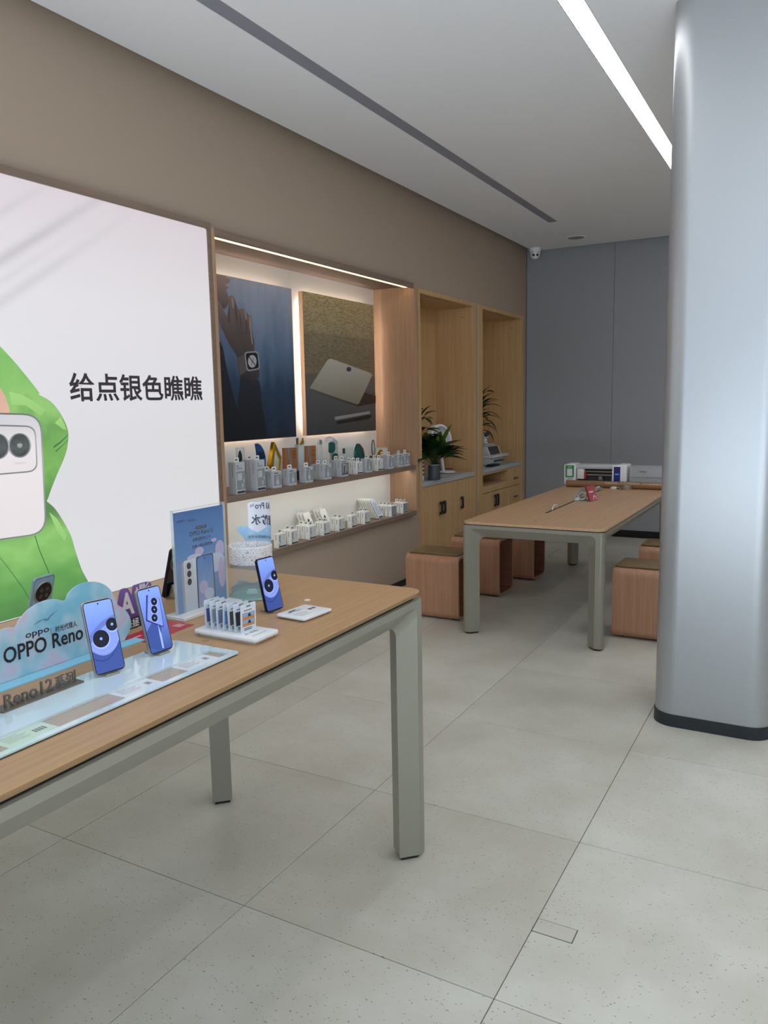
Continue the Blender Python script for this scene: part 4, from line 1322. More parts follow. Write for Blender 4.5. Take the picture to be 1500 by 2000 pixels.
# clear water-test cylinder with wrapped print
cc = Vector((-1.535, 1.885, NT))
t = thing('water_test_cylinder', 'clear cylinder with pebble band and mirrored waterproof advert wrapped inside', 'display', cc)
CR = 0.066
B().lathe([(0.0, 0.001), (CR + 0.004, 0.001), (CR + 0.006, 0.004), (CR + 0.004, 0.008), (0.0, 0.008)], cc, 40).obj('glass_base', M('aqua_glass', (170, 214, 212), 0.05, alpha=0.55), t, smooth=True)
B().lathe([(CR - 0.001, 0.008), (CR, 0.008), (CR, 0.110), (CR - 0.001, 0.110)], cc, 40, close=True).obj('clear_wall', M('clear_tube', (215, 232, 234), 0.03, alpha=0.10), t, smooth=True)
wm = grad('blue_water_print', [(0, (120, 176, 190)), (0.5, (96, 140, 160)), (1, (170, 200, 206))], 'z', rough=0.2, noise=0.9, nscale=4)
nodes(wm)[2].inputs['Alpha'].default_value = 0.75
wp = []
for k in range(25):
    a = R(36 + 186 * k / 24)
    wp.append(a)
fb = B()
lo = [cc + Vector((math.cos(a) * (CR - 0.003), math.sin(a) * (CR - 0.003), 0.009)) for a in wp]
hi = [cc + Vector((math.cos(a) * (CR - 0.003), math.sin(a) * (CR - 0.003), 0.036 + 0.007 * math.sin(a * 5))) for a in wp]
fb.bridge([lo, hi])
fb.obj('printed_waves', wm, t)
gm = B()
gm.prism([(-0.02, 0), (0.02, 0), (0.013, 0.018), (-0.013, 0.018)], cc + Vector((0.01, -0.012, 0.008)), Vector((0.8, 0.6, 0)), Z, Vector((-0.012, 0.016, 0)))
gm.obj('resin_block', M('aqua_resin', (190, 226, 226), 0.05, alpha=0.6), t, 0.003, 2)
pb = M('pebble_print', (200, 198, 198), 0.5)
N_, L_, b_ = nodes(pb)
tc = N_.new('ShaderNodeTexCoord')
vv = N_.new('ShaderNodeTexVoronoi')
vv.inputs['Scale'].default_value = 300
L_.new(tc.outputs['Object'], vv.inputs['Vector'])
rk = ramp(N_, [(0.0, (240, 238, 238)), (0.6, (226, 222, 222)), (0.95, (118, 116, 124))])
L_.new(vv.outputs['Distance'], rk.inputs['Fac'])
L_.new(rk.outputs['Color'], b_.inputs['Base Color'])
bp = N_.new('ShaderNodeBump')
bp.inputs['Strength'].default_value = 0.4
bp.inputs['Distance'].default_value = 0.002
bp.invert = True
L_.new(vv.outputs['Distance'], bp.inputs['Height'])
L_.new(bp.outputs['Normal'], b_.inputs['Normal'])
B().lathe([(CR - 0.0005, 0.110), (CR + 0.0015, 0.112), (CR + 0.0015, 0.164), (CR - 0.0005, 0.166), (CR - 0.004, 0.164), (CR - 0.006, 0.150), (0.0, 0.148)], cc, 40).obj('pebble_band', pb, t, smooth=True)


def cylpt(px1, z, dr=0.0):
    """point on the far half of the cylinder seen at photo column px1"""
    c_ = max(-1.0, min(1.0, (px1 - 490.0) / 46.0))
    a = R(29) + math.acos(c_)
    return cc + Vector((math.cos(a) * (CR + dr), math.sin(a) * (CR + dr), z))


def filmpoly(name, top, bot, mat, dr, n=26):
    """band of film between two (px, z) polylines of the same photo columns"""
    x0, x1 = top[0][0], top[-1][0]

    def ev(pl, x):
        for (xa, za), (xb, zb) in zip(pl, pl[1:]):
            if xa <= x <= xb:
                return za + (zb - za) * (x - xa) / (xb - xa)
        return pl[-1][1]
    xs2 = [x0 + (x1 - x0) * k / n for k in range(n + 1)]
    b = B().bridge([[cylpt(x, ev(bot, x), dr) for x in xs2], [cylpt(x, ev(top, x), dr) for x in xs2]])
    return b.obj(name, mat, t, smooth=True)


PZ = lambda py: (1155 - py) * 0.00167
filmpoly('film_panel', [(480, PZ(984)), (486, PZ(981)), (500, PZ(981)), (526, PZ(976)), (535.5, PZ(970))], [(480, PZ(1030)), (500, PZ(1045)), (535.5, PZ(1032))], M('white_film', (222, 222, 230), 0.35), 0.0)
wv_ = grad('water_splash_print', [(0, (176, 200, 214)), (0.6, (150, 190, 222)), (1, (176, 206, 232))], 'z', rough=0.3, noise=0.8, nscale=5)
filmpoly('film_splash', [(457, PZ(1029)), (462, PZ(1026)), (476, PZ(1026)), (486, PZ(1034)), (500, PZ(1040)), (515, PZ(1033)), (528, PZ(1021)), (535.5, PZ(1018))], [(457, PZ(1033)), (464, PZ(1042)), (472, PZ(1055)), (478, PZ(1064)), (500, PZ(1069)), (535.5, PZ(1064))], wv_, -0.0006)
filmpoly('film_tide', [(466, PZ(1063)), (500, PZ(1059)), (535.5, PZ(1053))], [(466, PZ(1080)), (500, PZ(1080)), (535.5, PZ(1076))], M('film_grey_blue', (160, 184, 200), 0.35), -0.0003)
filmpoly('film_tent', [(468, PZ(1081)), (478, PZ(1063)), (494, PZ(1062))], [(468, PZ(1083)), (478, PZ(1081)), (494, PZ(1080))], M('cyan_tent_print', (22, 136, 178), 0.4), -0.0012)


def mirr(name, body, pxl, pxr, pyb, pyt, bold):
    a_l = R(29) + math.acos((pxl - 490.0) / 46.0)
    a_r = R(29) + math.acos((pxr - 490.0) / 46.0)
    z0_, z1_ = PZ(pyb), PZ(pyt)
    wd = (a_l - a_r) * CR

    def fn(s_, v):
        a = a_r + s_ / CR
        return cc + Vector((math.cos(a) * (CR - 0.0012), math.sin(a) * (CR - 0.0012), z0_ + v + (s_ / wd) * -0.004))
    letters(name, body, cc, X, Z, wd, z1_ - z0_, SLATE, t, bold=bold, fn=fn)


SLATE = M('slate_ink', (60, 72, 92), 0.5)
mirr('lettering_model', 'A3 Pro', 496.5, 533.5, 992, 980, 0.012)
mirr('lettering_network', '5G', 485, 494.5, 989, 984, 0.008)
mirr('lettering_claim', '级防水', 486, 535.6, 1023, 1003, 0.02)
mirr('lettering_note', '& IP69 的满级防水手机', 477.5, 535, 1049, 1043, 0.0)

# ------------------------------------------------------------------ cartons on the niche shelves
XC = -2.915


def carton(kind, w_, h_, d_):
    """one retail carton; front face on local x = 0, left front lower corner at the origin"""
    t = thing('retail_box', 'x', 'box', local=True)
    body = BOXW if kind in ('cable', 'dark') else BOXG
    B().box(-d_, 0, 0, w_, 0, h_).obj('carton', body, t, 0.001, 1)
    tb = B()
    c = w_ / 2
    tw, th = 0.023, 0.027
    tb.prism([(c - tw, 0), (c + tw, 0), (c + tw, th - 0.006), (c + tw - 0.004, th), (c - tw + 0.004, th), (c - tw, th - 0.006)], (-d_ / 2, 0, h_), Y, Z, Vector((0.0008, 0, 0)))
    tg = tb.obj('hang_tab', BOXW, t)
    B().prism([(c - 0.014, 0.010), (c + 0.014, 0.010), (c + 0.010, 0.015), (c + 0.004, 0.018), (c - 0.004, 0.018), (c - 0.010, 0.015)], (-d_ / 2 + 0.0008, 0, h_), Y, Z, Vector((0.0003, 0, 0))).obj('hang_slot', DGREY, tg)
    B().box(-d_ * 0.45 - 0.0022, -d_ * 0.45 + 0.0022, -0.0003, 0.0, h_ * 0.55, h_ * 0.93).obj('side_print', MGREY, t)

    def fp(name, u0, u1, v0, v1, mat, dd=0.0003):
        B().box(0, dd, u0 * w_, u1 * w_, v0 * h_, v1 * h_).obj(name, mat, t)

    def disc(name, u, v, r, mat, dd=0.0006):
        B().cyl((0.0, u * w_, v * h_), r, dd, (1, 0, 0), 16).obj(name, mat, t)
    if kind == 'tall':
        fp('printed_panel', 0.06, 0.97, 0.14, 0.72, BOXP)
        fp('printed_charger', 0.16, 0.66, 0.44, 0.66, BOXG, 0.0006)
        fp('printed_plug', 0.80, 0.90, 0.36, 0.46, BOXG, 0.0006)
        fp('printed_plug', 0.60, 0.76, 0.22, 0.33, BOXG, 0.0006)
        fp('printed_plug', 0.65, 0.71, 0.15, 0.22, BOXG, 0.0006)
        fp('printed_badge', 0.08, 0.95, 0.03, 0.10, DGREY)
        letters('lettering', '80W\nSUPERVOOC', (0.0004, 0.10 * w_, 0.78 * h_), Y, Z, 0.62 * w_, 0.13 * h_, DGREY, t, bold=0.01)
    elif kind == 'ear':
        fp('printed_panel', 0.06, 0.95, 0.14, 0.80, BOXP)
        disc('printed_case', 0.5, 0.34, 0.016, BOXG)
        fp('printed_cable', 0.40, 0.46, 0.48, 0.72, BOXG, 0.0006)
        fp('printed_cable', 0.56, 0.62, 0.48, 0.76, BOXG, 0.0006)
        fp('printed_title', 0.10, 0.60, 0.86, 0.91, DGREY)
    elif kind == 'black':
        fp('printed_panel', 0.04, 0.97, 0.10, 0.82, BOXD)
        fp('printed_cable', 0.20, 0.27, 0.24, 0.76, BOXG, 0.0006)
        fp('printed_cable', 0.27, 0.50, 0.68, 0.76, BOXG, 0.0006)
        fp('printed_plug', 0.58, 0.66, 0.22, 0.76, BOXG, 0.0006)
        fp('printed_plug', 0.76, 0.84, 0.30, 0.76, BOXG, 0.0006)
        fp('printed_title', 0.06, 0.70, 0.89, 0.93, DGREY)
    elif kind == 'cable':
        fp('printed_panel', 0.34, 0.96, 0.20, 0.93, M('pale_grey_print2', (206, 206, 206), 0.5))
        fp('printed_badge', 0.10, 0.97, 0.04, 0.15, DGREY)
        fp('printed_mark', 0.72, 0.77, 0.56, 0.68, MGREY, 0.0005)
        letters('lettering', 'Cable', (0.0006, 0.32 * w_, 0.17 * h_), Z, -Y, 0.72 * h_, 0.24 * w_, INK, t, bold=0.015, W=(1, 0, 0))
    elif kind == 'dark':
        fp('printed_panel', 0.05, 0.97, 0.18, 0.95, BOXP)
        fp('printed_badge', 0.10, 0.97, 0.05, 0.15, INK)
        fp('printed_edge', 0.05, 0.11, 0.18, 0.95, BOXD, 0.0005)
    return t


KIND = {'tall': (0.080, 0.184, 0.055), 'ear': (0.085, 0.104, 0.052), 'black': (0.092, 0.116, 0.048), 'cable': (0.082, 0.090, 0.034), 'dark': (0.086, 0.084, 0.030)}
PROTO = {}


def place(kind, y, z, x, label, group):
    if kind not in PROTO:
        PROTO[kind] = carton(kind, *KIND[kind])
        o = PROTO[kind]
        o.location = (x, y, z)
        o['label'] = label
        o['group'] = group
        return o
    return dup(PROTO[kind], (x, y, z), 0, label, group)


UP = [('tall', 461.6, 1, 'tall grey charger box nearest the light box on the upper shelf'), ('tall', 502, 2, 'tall grey charger box, second on the upper shelf'),
      ('ear', 534, 2, 'short grey earphone box in front of the gold triangle trophy'), ('ear', 564.7, 1, 'short grey earphone box in front of the first wooden plaque'),
      ('ear', 597.3, 1, 'short grey earphone box below the gold star trophy'), ('ear', 634.5, 2, 'grey earphone box below the clear obelisk trophy'),
      ('black', 667.5, 2, 'grey cable box with dark printed panel below the crystal block trophy'), ('cable', 697.5, 3, 'white cable box nearest the dark-panel box on the upper shelf'),
      ('ear', 716.6, 1, 'grey earphone box between the two white cable boxes, upper shelf'), ('cable', 738.6, 2, 'white cable box below the brown ring trophy, upper shelf'),
      ('ear', 759.9, 2, 'grey earphone box below the white framed award'), ('ear', 779.7, 1, 'second last grey earphone box before the oak side panel'),
      ('ear', 792.0, 1, 'last grey earphone box beside the oak side panel')]
for kind, px1, n, lab in UP:
    y = at('x', XC, px1, 940).y
    w_, h_, d_ = KIND[kind]
    for k in range(n):
        l2 = lab if k == 0 else ('box right behind the ' if k == 1 else 'rearmost box of the row behind the ') + lab
        place(kind, y + (0.002 * k), SH1, XC - k * (d_ + 0.004), ' '.join(l2.split()[:16]), 'boxes on the upper niche shelf')
LOW = [('cable', 542, 1, 'white cable box at the cylinder end of the lower shelf'), ('cable', 567.4, 2, 'second white cable box along the lower shelf'),
       ('cable', 603.6, 3, 'third white cable box along the lower shelf'), ('cable', 631.4, 2, 'fourth white cable box along the lower shelf'),
       ('cable', 661.6, 2, 'fifth white cable box along the lower shelf'), ('cable', 686.6, 1, 'single white cable box, sixth along the lower shelf'),
       ('cable', 712.4, 2, 'white cable box touching the fanned packs, lower shelf'), ('dark', 765, 4, 'white box with grey front next to the fanned packs'),
       ('dark', 788, 3, 'white box with grey front in the lower shelf corner')]
for kind, px1, n, lab in LOW:
    y = at('x', XC, px1, 1030).y
    w_, h_, d_ = KIND[kind]
    for k in range(n):
        l2 = lab if k == 0 else ('box right behind the ', 'box right behind the ', 'box third back from the ', 'rearmost box of the row behind the ')[k] + lab
        place(kind, y + 0.003 * k, BZ, XC - k * (d_ + 0.006), ' '.join(l2.split()[:16]), 'boxes on the lower niche shelf')

# slim blister packs leaning on the lower shelf


def pack():
    t = thing('blister_pack', 'x', 'pack', local=True)
    l = R(24)
    V2, N2 = Vector((-math.sin(l), 0, math.cos(l))), Vector((math.cos(l), 0, math.sin(l)))
    B().prism(rrect(0, 0.072, 0, 0.165, 0.003, 2), (0, 0, 0), Y, V2, -N2 * 0.010).obj('card', BOXW, t, 0.0008, 1)
    B().prism(rrect(0.02, 0.052, 0.165, 0.19, 0.006, 3), -N2 * 0.005, Y, V2, -N2 * 0.001).obj('clear_header', CLEARE, t)
    B().prism([(0.012, 0.05), (0.032, 0.03), (0.040, 0.11), (0.034, 0.118), (0.020, 0.115)], (0, 0, 0), Y, V2, N2 * 0.0005).obj('printed_strap', DGREY, t)
    return t


pk = None
GP = 'slim packs leaning on the lower niche shelf'
for gi, (px1, n, gap, x0_, nm) in enumerate(((608, 3, 0.024, -3.000, 'over the third cable box'), (640, 3, 0.024, -2.995, 'over the fourth cable box'))):
    y = at('x', x0_, px1, 1010).y
    for k in range(n):
        lab = ('foremost', 'middle', 'rearmost')[k] + ' slim white strap pack of the group ' + nm
        if pk is None:
            pk = pack()
            pk['label'], pk['group'] = lab, GP
            o = pk
        else:
            o = dup(pk, (0, 0, 0), 0, lab, GP)
        o.location = (x0_ - k * gap, y - 0.004 * k, BZ)
for k in range(7):
    t = thing('blister_pack', ('foremost slim pack of the fan, pale blue front showing', 'second slim pack of the seven in the fan', 'third slim pack of the seven in the fan', 'middle slim pack of the seven in the fan', 'fifth slim pack of the seven in the fan', 'sixth slim pack of the seven in the fan', 'rearmost slim pack of the fan against the niche back')[k], 'pack', (-2.935 - 0.0185 * k, at('x', -2.935, 741, 1010).y, BZ), 0, GP, local=True)
    l = R(29)
    V2, N2 = Vector((-math.sin(l), 0, math.cos(l))), Vector((math.cos(l), 0, math.sin(l)))
    B().prism(rrect(0, 0.068, 0, 0.165, 0.003, 2), (0, 0, 0.006), Y, V2, -N2 * 0.006).obj('card', BOXW if k else M('pale_blue_card', (206, 216, 222), 0.4), t, 0.0008, 1)
    if k == 0:
        B().prism([(0.008, 0.03), (0.06, 0.03), (0.06, 0.135), (0.008, 0.135)], (0, 0, 0.006), Y, V2, N2 * 0.0004).obj('printed_panel', M('ice_print', (180, 194, 204), 0.4), t)
        B().prism([(0.006, 0.004), (0.062, 0.004), (0.062, 0.018), (0.006, 0.018)], (0, 0, 0.006), Y, V2, N2 * 0.0004).obj('printed_badge', DGREY, t)

# ------------------------------------------------------------------ trophies behind the cartons
XT = -3.09
GT = 'trophies on the upper niche shelf'
GOLD = M('polished_gold', (214, 168, 48), 0.22, 0.9)
CRYS = M('crystal', (206, 222, 222), 0.05, alpha=0.38, spec=0.8)
CRYG = M('green_crystal', (16, 84, 76), 0.1)
NAVY = M('blue_glass', (20, 74, 128), 0.12)
BRW = wood('trophy_wood', (150, 94, 50), (172, 112, 64), 'z', 1.0)


def yz(pts, x=XT):
    return [(p.y, p.z) for p in onx(x, pts)]


def trophy(label, parts_, x=XT):
    """parts_: (name, pixel outline, material, thickness, dx); outlines reaching 999 go down to the shelf"""
    ys = [p[0] for p in yz([(a, 880) for a, b in parts_[0][1]], x)]
    t = thing('trophy', label, 'trophy', (x, sum(ys) / len(ys), SH1), group=GT)
    for name, pts, mat, th, dx in parts_:
        q = [(at('x', x + dx, a, min(b, 900)).y, SH1 + 0.0005 if b >= 999 else at('x', x + dx, a, b).z) for a, b in pts]
        B().prism(q, (x + dx - th, 0, 0), Y, Z, Vector((th, 0, 0))).obj(name, mat, t, 0.001 if th > 0.004 else 0, 1)
    return t


trophy('small clear plaque with a black flame figure behind the tall boxes', [('plaque', [(463, 999), (463, 875), (478, 874), (478, 999)], CRYS, 0.012, 0), ('figure', [(465, 999), (467, 893), (468.5, 884), (470, 880), (473, 889), (475, 999)], BLK, 0.01, 0.012)])
trophy('curved blue fin-shaped glass trophy', [('fin', [(504, 999), (505, 890), (504, 880), (502, 867), (505, 866), (511, 871), (516, 880), (519, 892), (519, 910), (516, 999)], NAVY, 0.02, 0), ('fin_face', [(505, 890), (504, 882), (515, 882), (518, 893), (508, 897)], M('navy_face', (24, 40, 66), 0.12), 0.002, 0.002)])
t = trophy('gold diamond-shaped open frame trophy', [('left_bar', [(536.5, 863), (538.5, 872), (534, 912), (530, 915), (528, 908)], GOLD, 0.03, 0), ('upper_bar', [(536.5, 863), (550, 893), (547, 898), (537.5, 874)], GOLD, 0.012, 0), ('right_bar', [(550, 893), (546, 920), (543, 999), (540, 999), (546, 896)], GOLD, 0.014, 0), ('glass', [(537.5, 876), (546, 896), (541, 930), (534, 912)], CRYS, 0.006, -0.004)])
trophy('wooden plaque with grey centre strip beside the gold diamond trophy', [('board', [(555, 999), (555, 875), (580, 874), (580, 999)], BRW, 0.018, 0), ('strip', [(561, 875), (566.5, 875), (566.5, 893), (570, 899), (571, 925), (567.5, 925), (566, 900), (562, 894)], MGREY, 0.002, 0.002), ('engraving', [(572, 882), (577, 882), (577, 883), (572, 883)], BLK, 0.001, 0.002), ('engraving', [(571, 887), (577, 887), (577, 888), (571, 888)], BLK, 0.001, 0.002), ('engraving', [(572, 893), (576, 893), (576, 894), (572, 894)], BLK, 0.001, 0.002)])
trophy('tall clear column trophy topped by a gold star', [('column', [(582, 999), (582.5, 868), (595, 866), (594, 999)], CRYS, 0.03, 0), ('bracket', [(580.5, 999), (580.5, 856), (583, 855), (583, 999)], M('bronze_bar', (110, 96, 84), 0.4, 0.6), 0.012, -0.034), ('star', [(593, 855), (593.6, 861), (595, 862.5), (593.5, 865), (592, 868), (590, 868), (586, 871), (588, 866), (587.5, 863), (591, 861.5)], GOLD, 0.012, 0.006), ('plinth', [(580, 999), (580, 920), (596, 918), (596, 999)], BLK, 0.05, 0.008)])
trophy('wooden plaque with grey centre strip beside the clear obelisk', [('board', [(597, 999), (597, 871), (617, 870), (617, 999)], BRW, 0.018, 0), ('strip', [(601, 871.5), (605, 871.3), (605, 886), (608, 893), (608, 915), (605, 915), (604, 894), (601, 887)], MGREY, 0.002, 0.002), ('engraving', [(610, 879), (614, 879), (614, 880), (610, 880)], BLK, 0.001, 0.002), ('engraving', [(609, 888), (614, 888), (614, 889), (609, 889)], BLK, 0.001, 0.002)])
trophy('slim clear obelisk trophy with rounded grey tip', [('obelisk', [(623, 999), (623.5, 865), (625, 860), (627, 858.5), (629, 861), (629.5, 870), (632, 999)], CRYS, 0.02, 0), ('tip', [(624, 867), (625, 860), (627, 858.5), (629, 861), (629, 868)], MGREY, 0.004, 0.003), ('base_glass', [(622, 999), (622, 897), (639, 894), (639, 999)], CRYS, 0.03, 0.012)])
trophy('crystal block trophy with green octagon panel', [('upright', [(652, 999), (650, 860), (649, 853.5), (660, 862), (660.5, 999)], M('frosted_crystal', (186, 190, 190), 0.2), 0.03, -0.012), ('crown', [(641.5, 864), (641.5, 855), (649, 853), (651, 861)], M('white_crystal', (220, 222, 222), 0.2), 0.03, 0), ('octagon', [(644, 866), (646, 864), (653, 864), (655, 868), (655, 879), (652, 884), (646, 885), (644, 882)], CRYG, 0.012, 0.012), ('octagon_low', [(651, 999), (651, 888), (655, 885), (660, 886), (661, 999)], CRYG, 0.012, 0.012)])
trophy('square clear glass plaque trophy', [('plaque', [(673, 999), (673, 876), (675, 875), (691, 874), (692, 999)], CRYS, 0.018, 0), ('dark_edge', [(673, 876), (674.5, 876), (674.5, 886), (673, 886)], DGREY, 0.019, 0.0005)])
trophy('pointed dark green crystal trophy with bronze edge', [('face', [(694, 999), (694, 890), (697, 875), (700, 867), (705, 876), (710, 890), (711, 999)], CRYG, 0.02, 0), ('edge', [(700, 866.5), (703, 866.5), (710, 876), (713, 890), (713, 999), (711.5, 999), (710.5, 890), (706, 878)], M('bronze_rim', (110, 74, 60), 0.3, 0.4), 0.016, -0.006)])
t = thing('trophy', 'narrow brown oval ring trophy near the oak side panel', 'trophy', (XT, at('x', XT, 729, 880).y, SH1), group=GT)
rc_ = at('x', XT, 729, 875)
ring = [Vector((rc_.x, rc_.y + 0.022 * math.cos(2 * PI * k / 24), rc_.z + 0.062 * math.sin(2 * PI * k / 24))) for k in range(25)]
B().tube(ring, 0.0045, 8, caps=False).obj('ring', M('dark_brown_lacquer', (84, 48, 34), 0.3), t, smooth=True)
B().prism([(rc_.y + 0.0195 * math.cos(2 * PI * k / 24), rc_.z + 0.058 * math.sin(2 * PI * k / 24)) for k in range(24)], (XT - 0.002, 0, 0), Y, Z, Vector((0.004, 0, 0))).obj('glass', CRYS, t)
B().box(XT - 0.02, XT + 0.02, rc_.y - 0.03, rc_.y + 0.03, SH1, rc_.z - 0.060).obj('stem', MATS['dark_brown_lacquer'], t, 0.004, 2)
trophy('white framed award with gold emblem beside the oak side panel', [('frame', [(734, 999), (734, 875), (757, 873.5), (758, 999)], M('white_lacquer', (216, 214, 206), 0.3), 0.02, 0), ('mount', [(736, 999), (736, 877), (754, 875.5), (755, 999)], M('cream_mount', (228, 224, 208), 0.5), 0.002, 0.002), ('emblem', [(737, 890), (738, 884), (741, 879), (745, 878), (748, 881), (749, 890)], GOLD, 0.004, 0.005)])

# ------------------------------------------------------------------ plants and things in the cabinets


def leaf_mesh(name, mat, stalk, width, droop, seg=7):
    """leaf along +x of unit length: thin stalk then a blade, arching downwards"""
    vs, fs = [], []
    for k in range(seg + 1):
        s_ = k / seg
        z = 0.55 * s_ * (1 - s_) * droop - 0.25 * droop * s_ * s_
        if s_ < stalk:
            hw_ = 0.012
        else:
            u = (s_ - stalk) / (1 - stalk)
            hw_ = max(0.004, width * (math.sin(PI * min(1.0, u ** 0.75)) ** 0.8) + 0.004 * (1 - u))
        vs += [(s_, -hw_, z + hw_ * 0.25), (s_, 0, z), (s_, hw_, z + hw_ * 0.25)]
    for k in range(seg):
        a = 3 * k
        fs += [(a, a + 1, a + 4, a + 3), (a + 1, a + 2, a + 5, a + 4)]
    b = B()
    b.add(vs, fs)
    return b.mesh(name, mat, smooth=True, angle=80)


LEAF = [leaf_mesh('leaf', GREEN, 0.38, 0.19, 1.1, 9), leaf_mesh('leaf', GREEN, 0.42, 0.25, 0.7, 9), leaf_mesh('leaf', GREEN2, 0.5, 0.07, 0.15, 9)]
BLEAF = [leaf_mesh('leaf', GREEN, 0.06, 0.17, 1.0, 7), leaf_mesh('leaf', GREEN, 0.06, 0.20, 0.5, 7)]


def put_leaf(t, me, base, az, el, ln, roll=0.0):
    o = mobj('leaf', me, t)
    o.matrix_local = Matrix.Translation(base) @ Matrix.Rotation(az, 4, 'Z') @ Matrix.Rotation(-el, 4, 'Y') @ Matrix.Rotation(roll, 4, 'X') @ Matrix.Diagonal((ln, ln, ln, 1))
    return o


rng = random.Random(3)
q = at('z', WT, 854, 938) + Vector((-0.045, 0.03, 0))
t = thing('potted_plant', 'peace lily in a dark grey ribbed pot on the worktop', 'plant', (q.x, q.y, WT), local=True)
PR = 0.055
B().lathe([(0, 0.001), (PR, 0.001), (PR + 0.002, 0.006), (PR - 0.003, 0.06), (PR - 0.006, 0.13), (PR - 0.009, 0.136), (PR - 0.012, 0.13), (PR - 0.012, 0.118), (0, 0.118)], (0, 0, 0), 28).obj('pot', M('charcoal_ceramic', (66, 74, 80), 0.45), t, smooth=True)
B().lathe([(PR - 0.0055, 0.1285), (PR - 0.0035, 0.132), (PR - 0.009, 0.1375), (PR - 0.011, 0.134)], (0, 0, 0), 28).obj('pot_rim', M('pale_rim', (150, 156, 160), 0.4), t, smooth=True)
B().lathe([(0, 0.119), (PR - 0.013, 0.119)], (0, 0, 0), 20).obj('soil', M('soil', (40, 32, 26), 0.9), t)
for k in range(30):
    az = R(k * 137.5)
    el = R(rng.uniform(25, 78))
    ln = rng.uniform(0.22, 0.34)
    put_leaf(t, LEAF[0] if k % 3 else LEAF[1], Vector((0.012 * math.cos(az), 0.012 * math.sin(az), 0.12)), az, el, ln, rng.uniform(-0.4, 0.4))
# the leaves that reach out over the edge, and two fresh upright ones
for az, el, ln, v in ((R(40), R(38), 0.34, 0), (R(62), R(28), 0.33, 0), (R(30), R(22), 0.30, 0), (R(75), R(45), 0.30, 1), (R(10), R(50), 0.28, 1), (R(66), R(62), 0.42, 2), (R(-40), R(72), 0.30, 2)):
    put_leaf(t, LEAF[v], Vector((0, 0, 0.12)), az, el, ln)

q = Vector((-3.09, 6.14, WT))
t = thing('potted_plant', 'taller dark leafy plant half hidden by the cabinet frame', 'plant', (q.x, q.y, WT), local=True)
B().lathe([(0, 0.001), (0.05, 0.001), (0.06, 0.09), (0.055, 0.095), (0.052, 0.085), (0, 0.085)], (0, 0, 0), 24).obj('pot', M('white_ceramic', (206, 206, 204), 0.3), t, smooth=True)
for k, (dx, dy, hh) in enumerate(((0, 0, 0.52), (0.02, 0.02, 0.40), (-0.01, 0.03, 0.44))):
    B().tube([(dx * 0.3, dy * 0.3, 0.08), (dx, dy, hh * 0.6), (dx + 0.01, dy + 0.01, hh)], 0.005, 6).obj('stem', GREEN, t, smooth=True)
for k in range(20):
    az = R(k * 137.5 + 30)
    zz_ = 0.18 + 0.36 * (k / 19)
    put_leaf(t, LEAF[k % 2], Vector((0.01, 0.015, zz_)), az, R(rng.uniform(0, 45)), rng.uniform(0.15, 0.22))
for az, el, ln, z_ in ((20, 70, 0.22, 0.46), (40, 40, 0.20, 0.50), (10, 20, 0.20, 0.40), (50, 10, 0.22, 0.36), (30, -5, 0.2, 0.30), (60, 25, 0.2, 0.26), (5, 30, 0.18, 0.22)):
    put_leaf(t, LEAF[1], Vector((0.01, 0.02, z_)), R(az), R(el), ln)

# desk fan
fb_ = at('z', WT, 872, 927)
fb_ = Vector((-3.13, at('x', -3.13, 872, 915).y, WT))
t = thing('desk_fan', 'white round desk fan standing behind the peace lily', 'fan', fb_)
B().lathe([(0, 0.0), (0.078, 0.0), (0.085, 0.006), (0.083, 0.018), (0.06, 0.024), (0, 0.025)], fb_, 32).obj('base', WHITE, t, smooth=True)
B().lathe([(0.086, 0.001), (0.087, 0.001), (0.086, 0.007), (0.085, 0.007)], fb_, 32, close=True).obj('base_ring', DGREY, t, smooth=True)
B().cyl(fb_ + Vector((-0.02, -0.03, 0.02)), 0.016, 0.20, (-0.02, -0.25, 1), 14).obj('neck', WHITE, t, smooth=True)
fh = Vector((-3.145, 6.755, 1.150))
fn_ = Vector((0.93, -0.30, 0.12)).normalized()
FR = 0.145
B().lathe([(FR, -0.055), (FR, 0.0), (FR - 0.004, 0.006), (FR - 0.022, 0.010), (FR - 0.026, 0.004), (FR - 0.026, -0.05)], fh, 40, fn_).obj('rim', WHITE, t, smooth=True)
B().lathe([(FR, -0.055), (FR * 0.9, -0.085), (FR * 0.4, -0.10), (0, -0.10)], fh, 36, fn_).obj('rear_shell', M('fan_grey', (142, 140, 140), 0.6), t, smooth=True)
B().lathe([(0, -0.034), (FR - 0.027, -0.034)], fh, 36, fn_).obj('inner_disc', OFFW, t)
B().lathe([(0, 0.012), (0.028, 0.012), (0.034, 0.006), (0.034, -0.01), (0, -0.01)], fh, 24, fn_).obj('hub', WHITE, t, smooth=True)
tq = fn_.orthogonal().normalized()
uq = fn_.cross(tq)
gr = []
for k in range(36):
    a = 2 * PI * k / 36
    d = tq * math.cos(a) + uq * math.sin(a)
    e = tq * math.cos(a + 0.35) + uq * math.sin(a + 0.35)
    B().tube([fh + d * 0.03 + fn_ * 0.006, fh + (d + e).normalized() * 0.07 + fn_ * 0.010, fh + e * (FR - 0.020) + fn_ * 0.005], 0.0018, 4).obj('grille_bar', WHITE, t)
for k in range(5):
    a = 2 * PI * k / 5
    d = tq * math.cos(a) + uq * math.sin(a)
    e = fn_.cross(d)
    B().flat([fh + d * 0.025 - e * 0.012 - fn_ * 0.02, fh + d * 0.10 - e * 0.035 - fn_ * 0.030, fh + d * 0.105 + e * 0.03 - fn_ * 0.008, fh + d * 0.025 + e * 0.012 - fn_ * 0.01]).obj('blade', M('pale_blade', (206, 208, 210), 0.35), t)

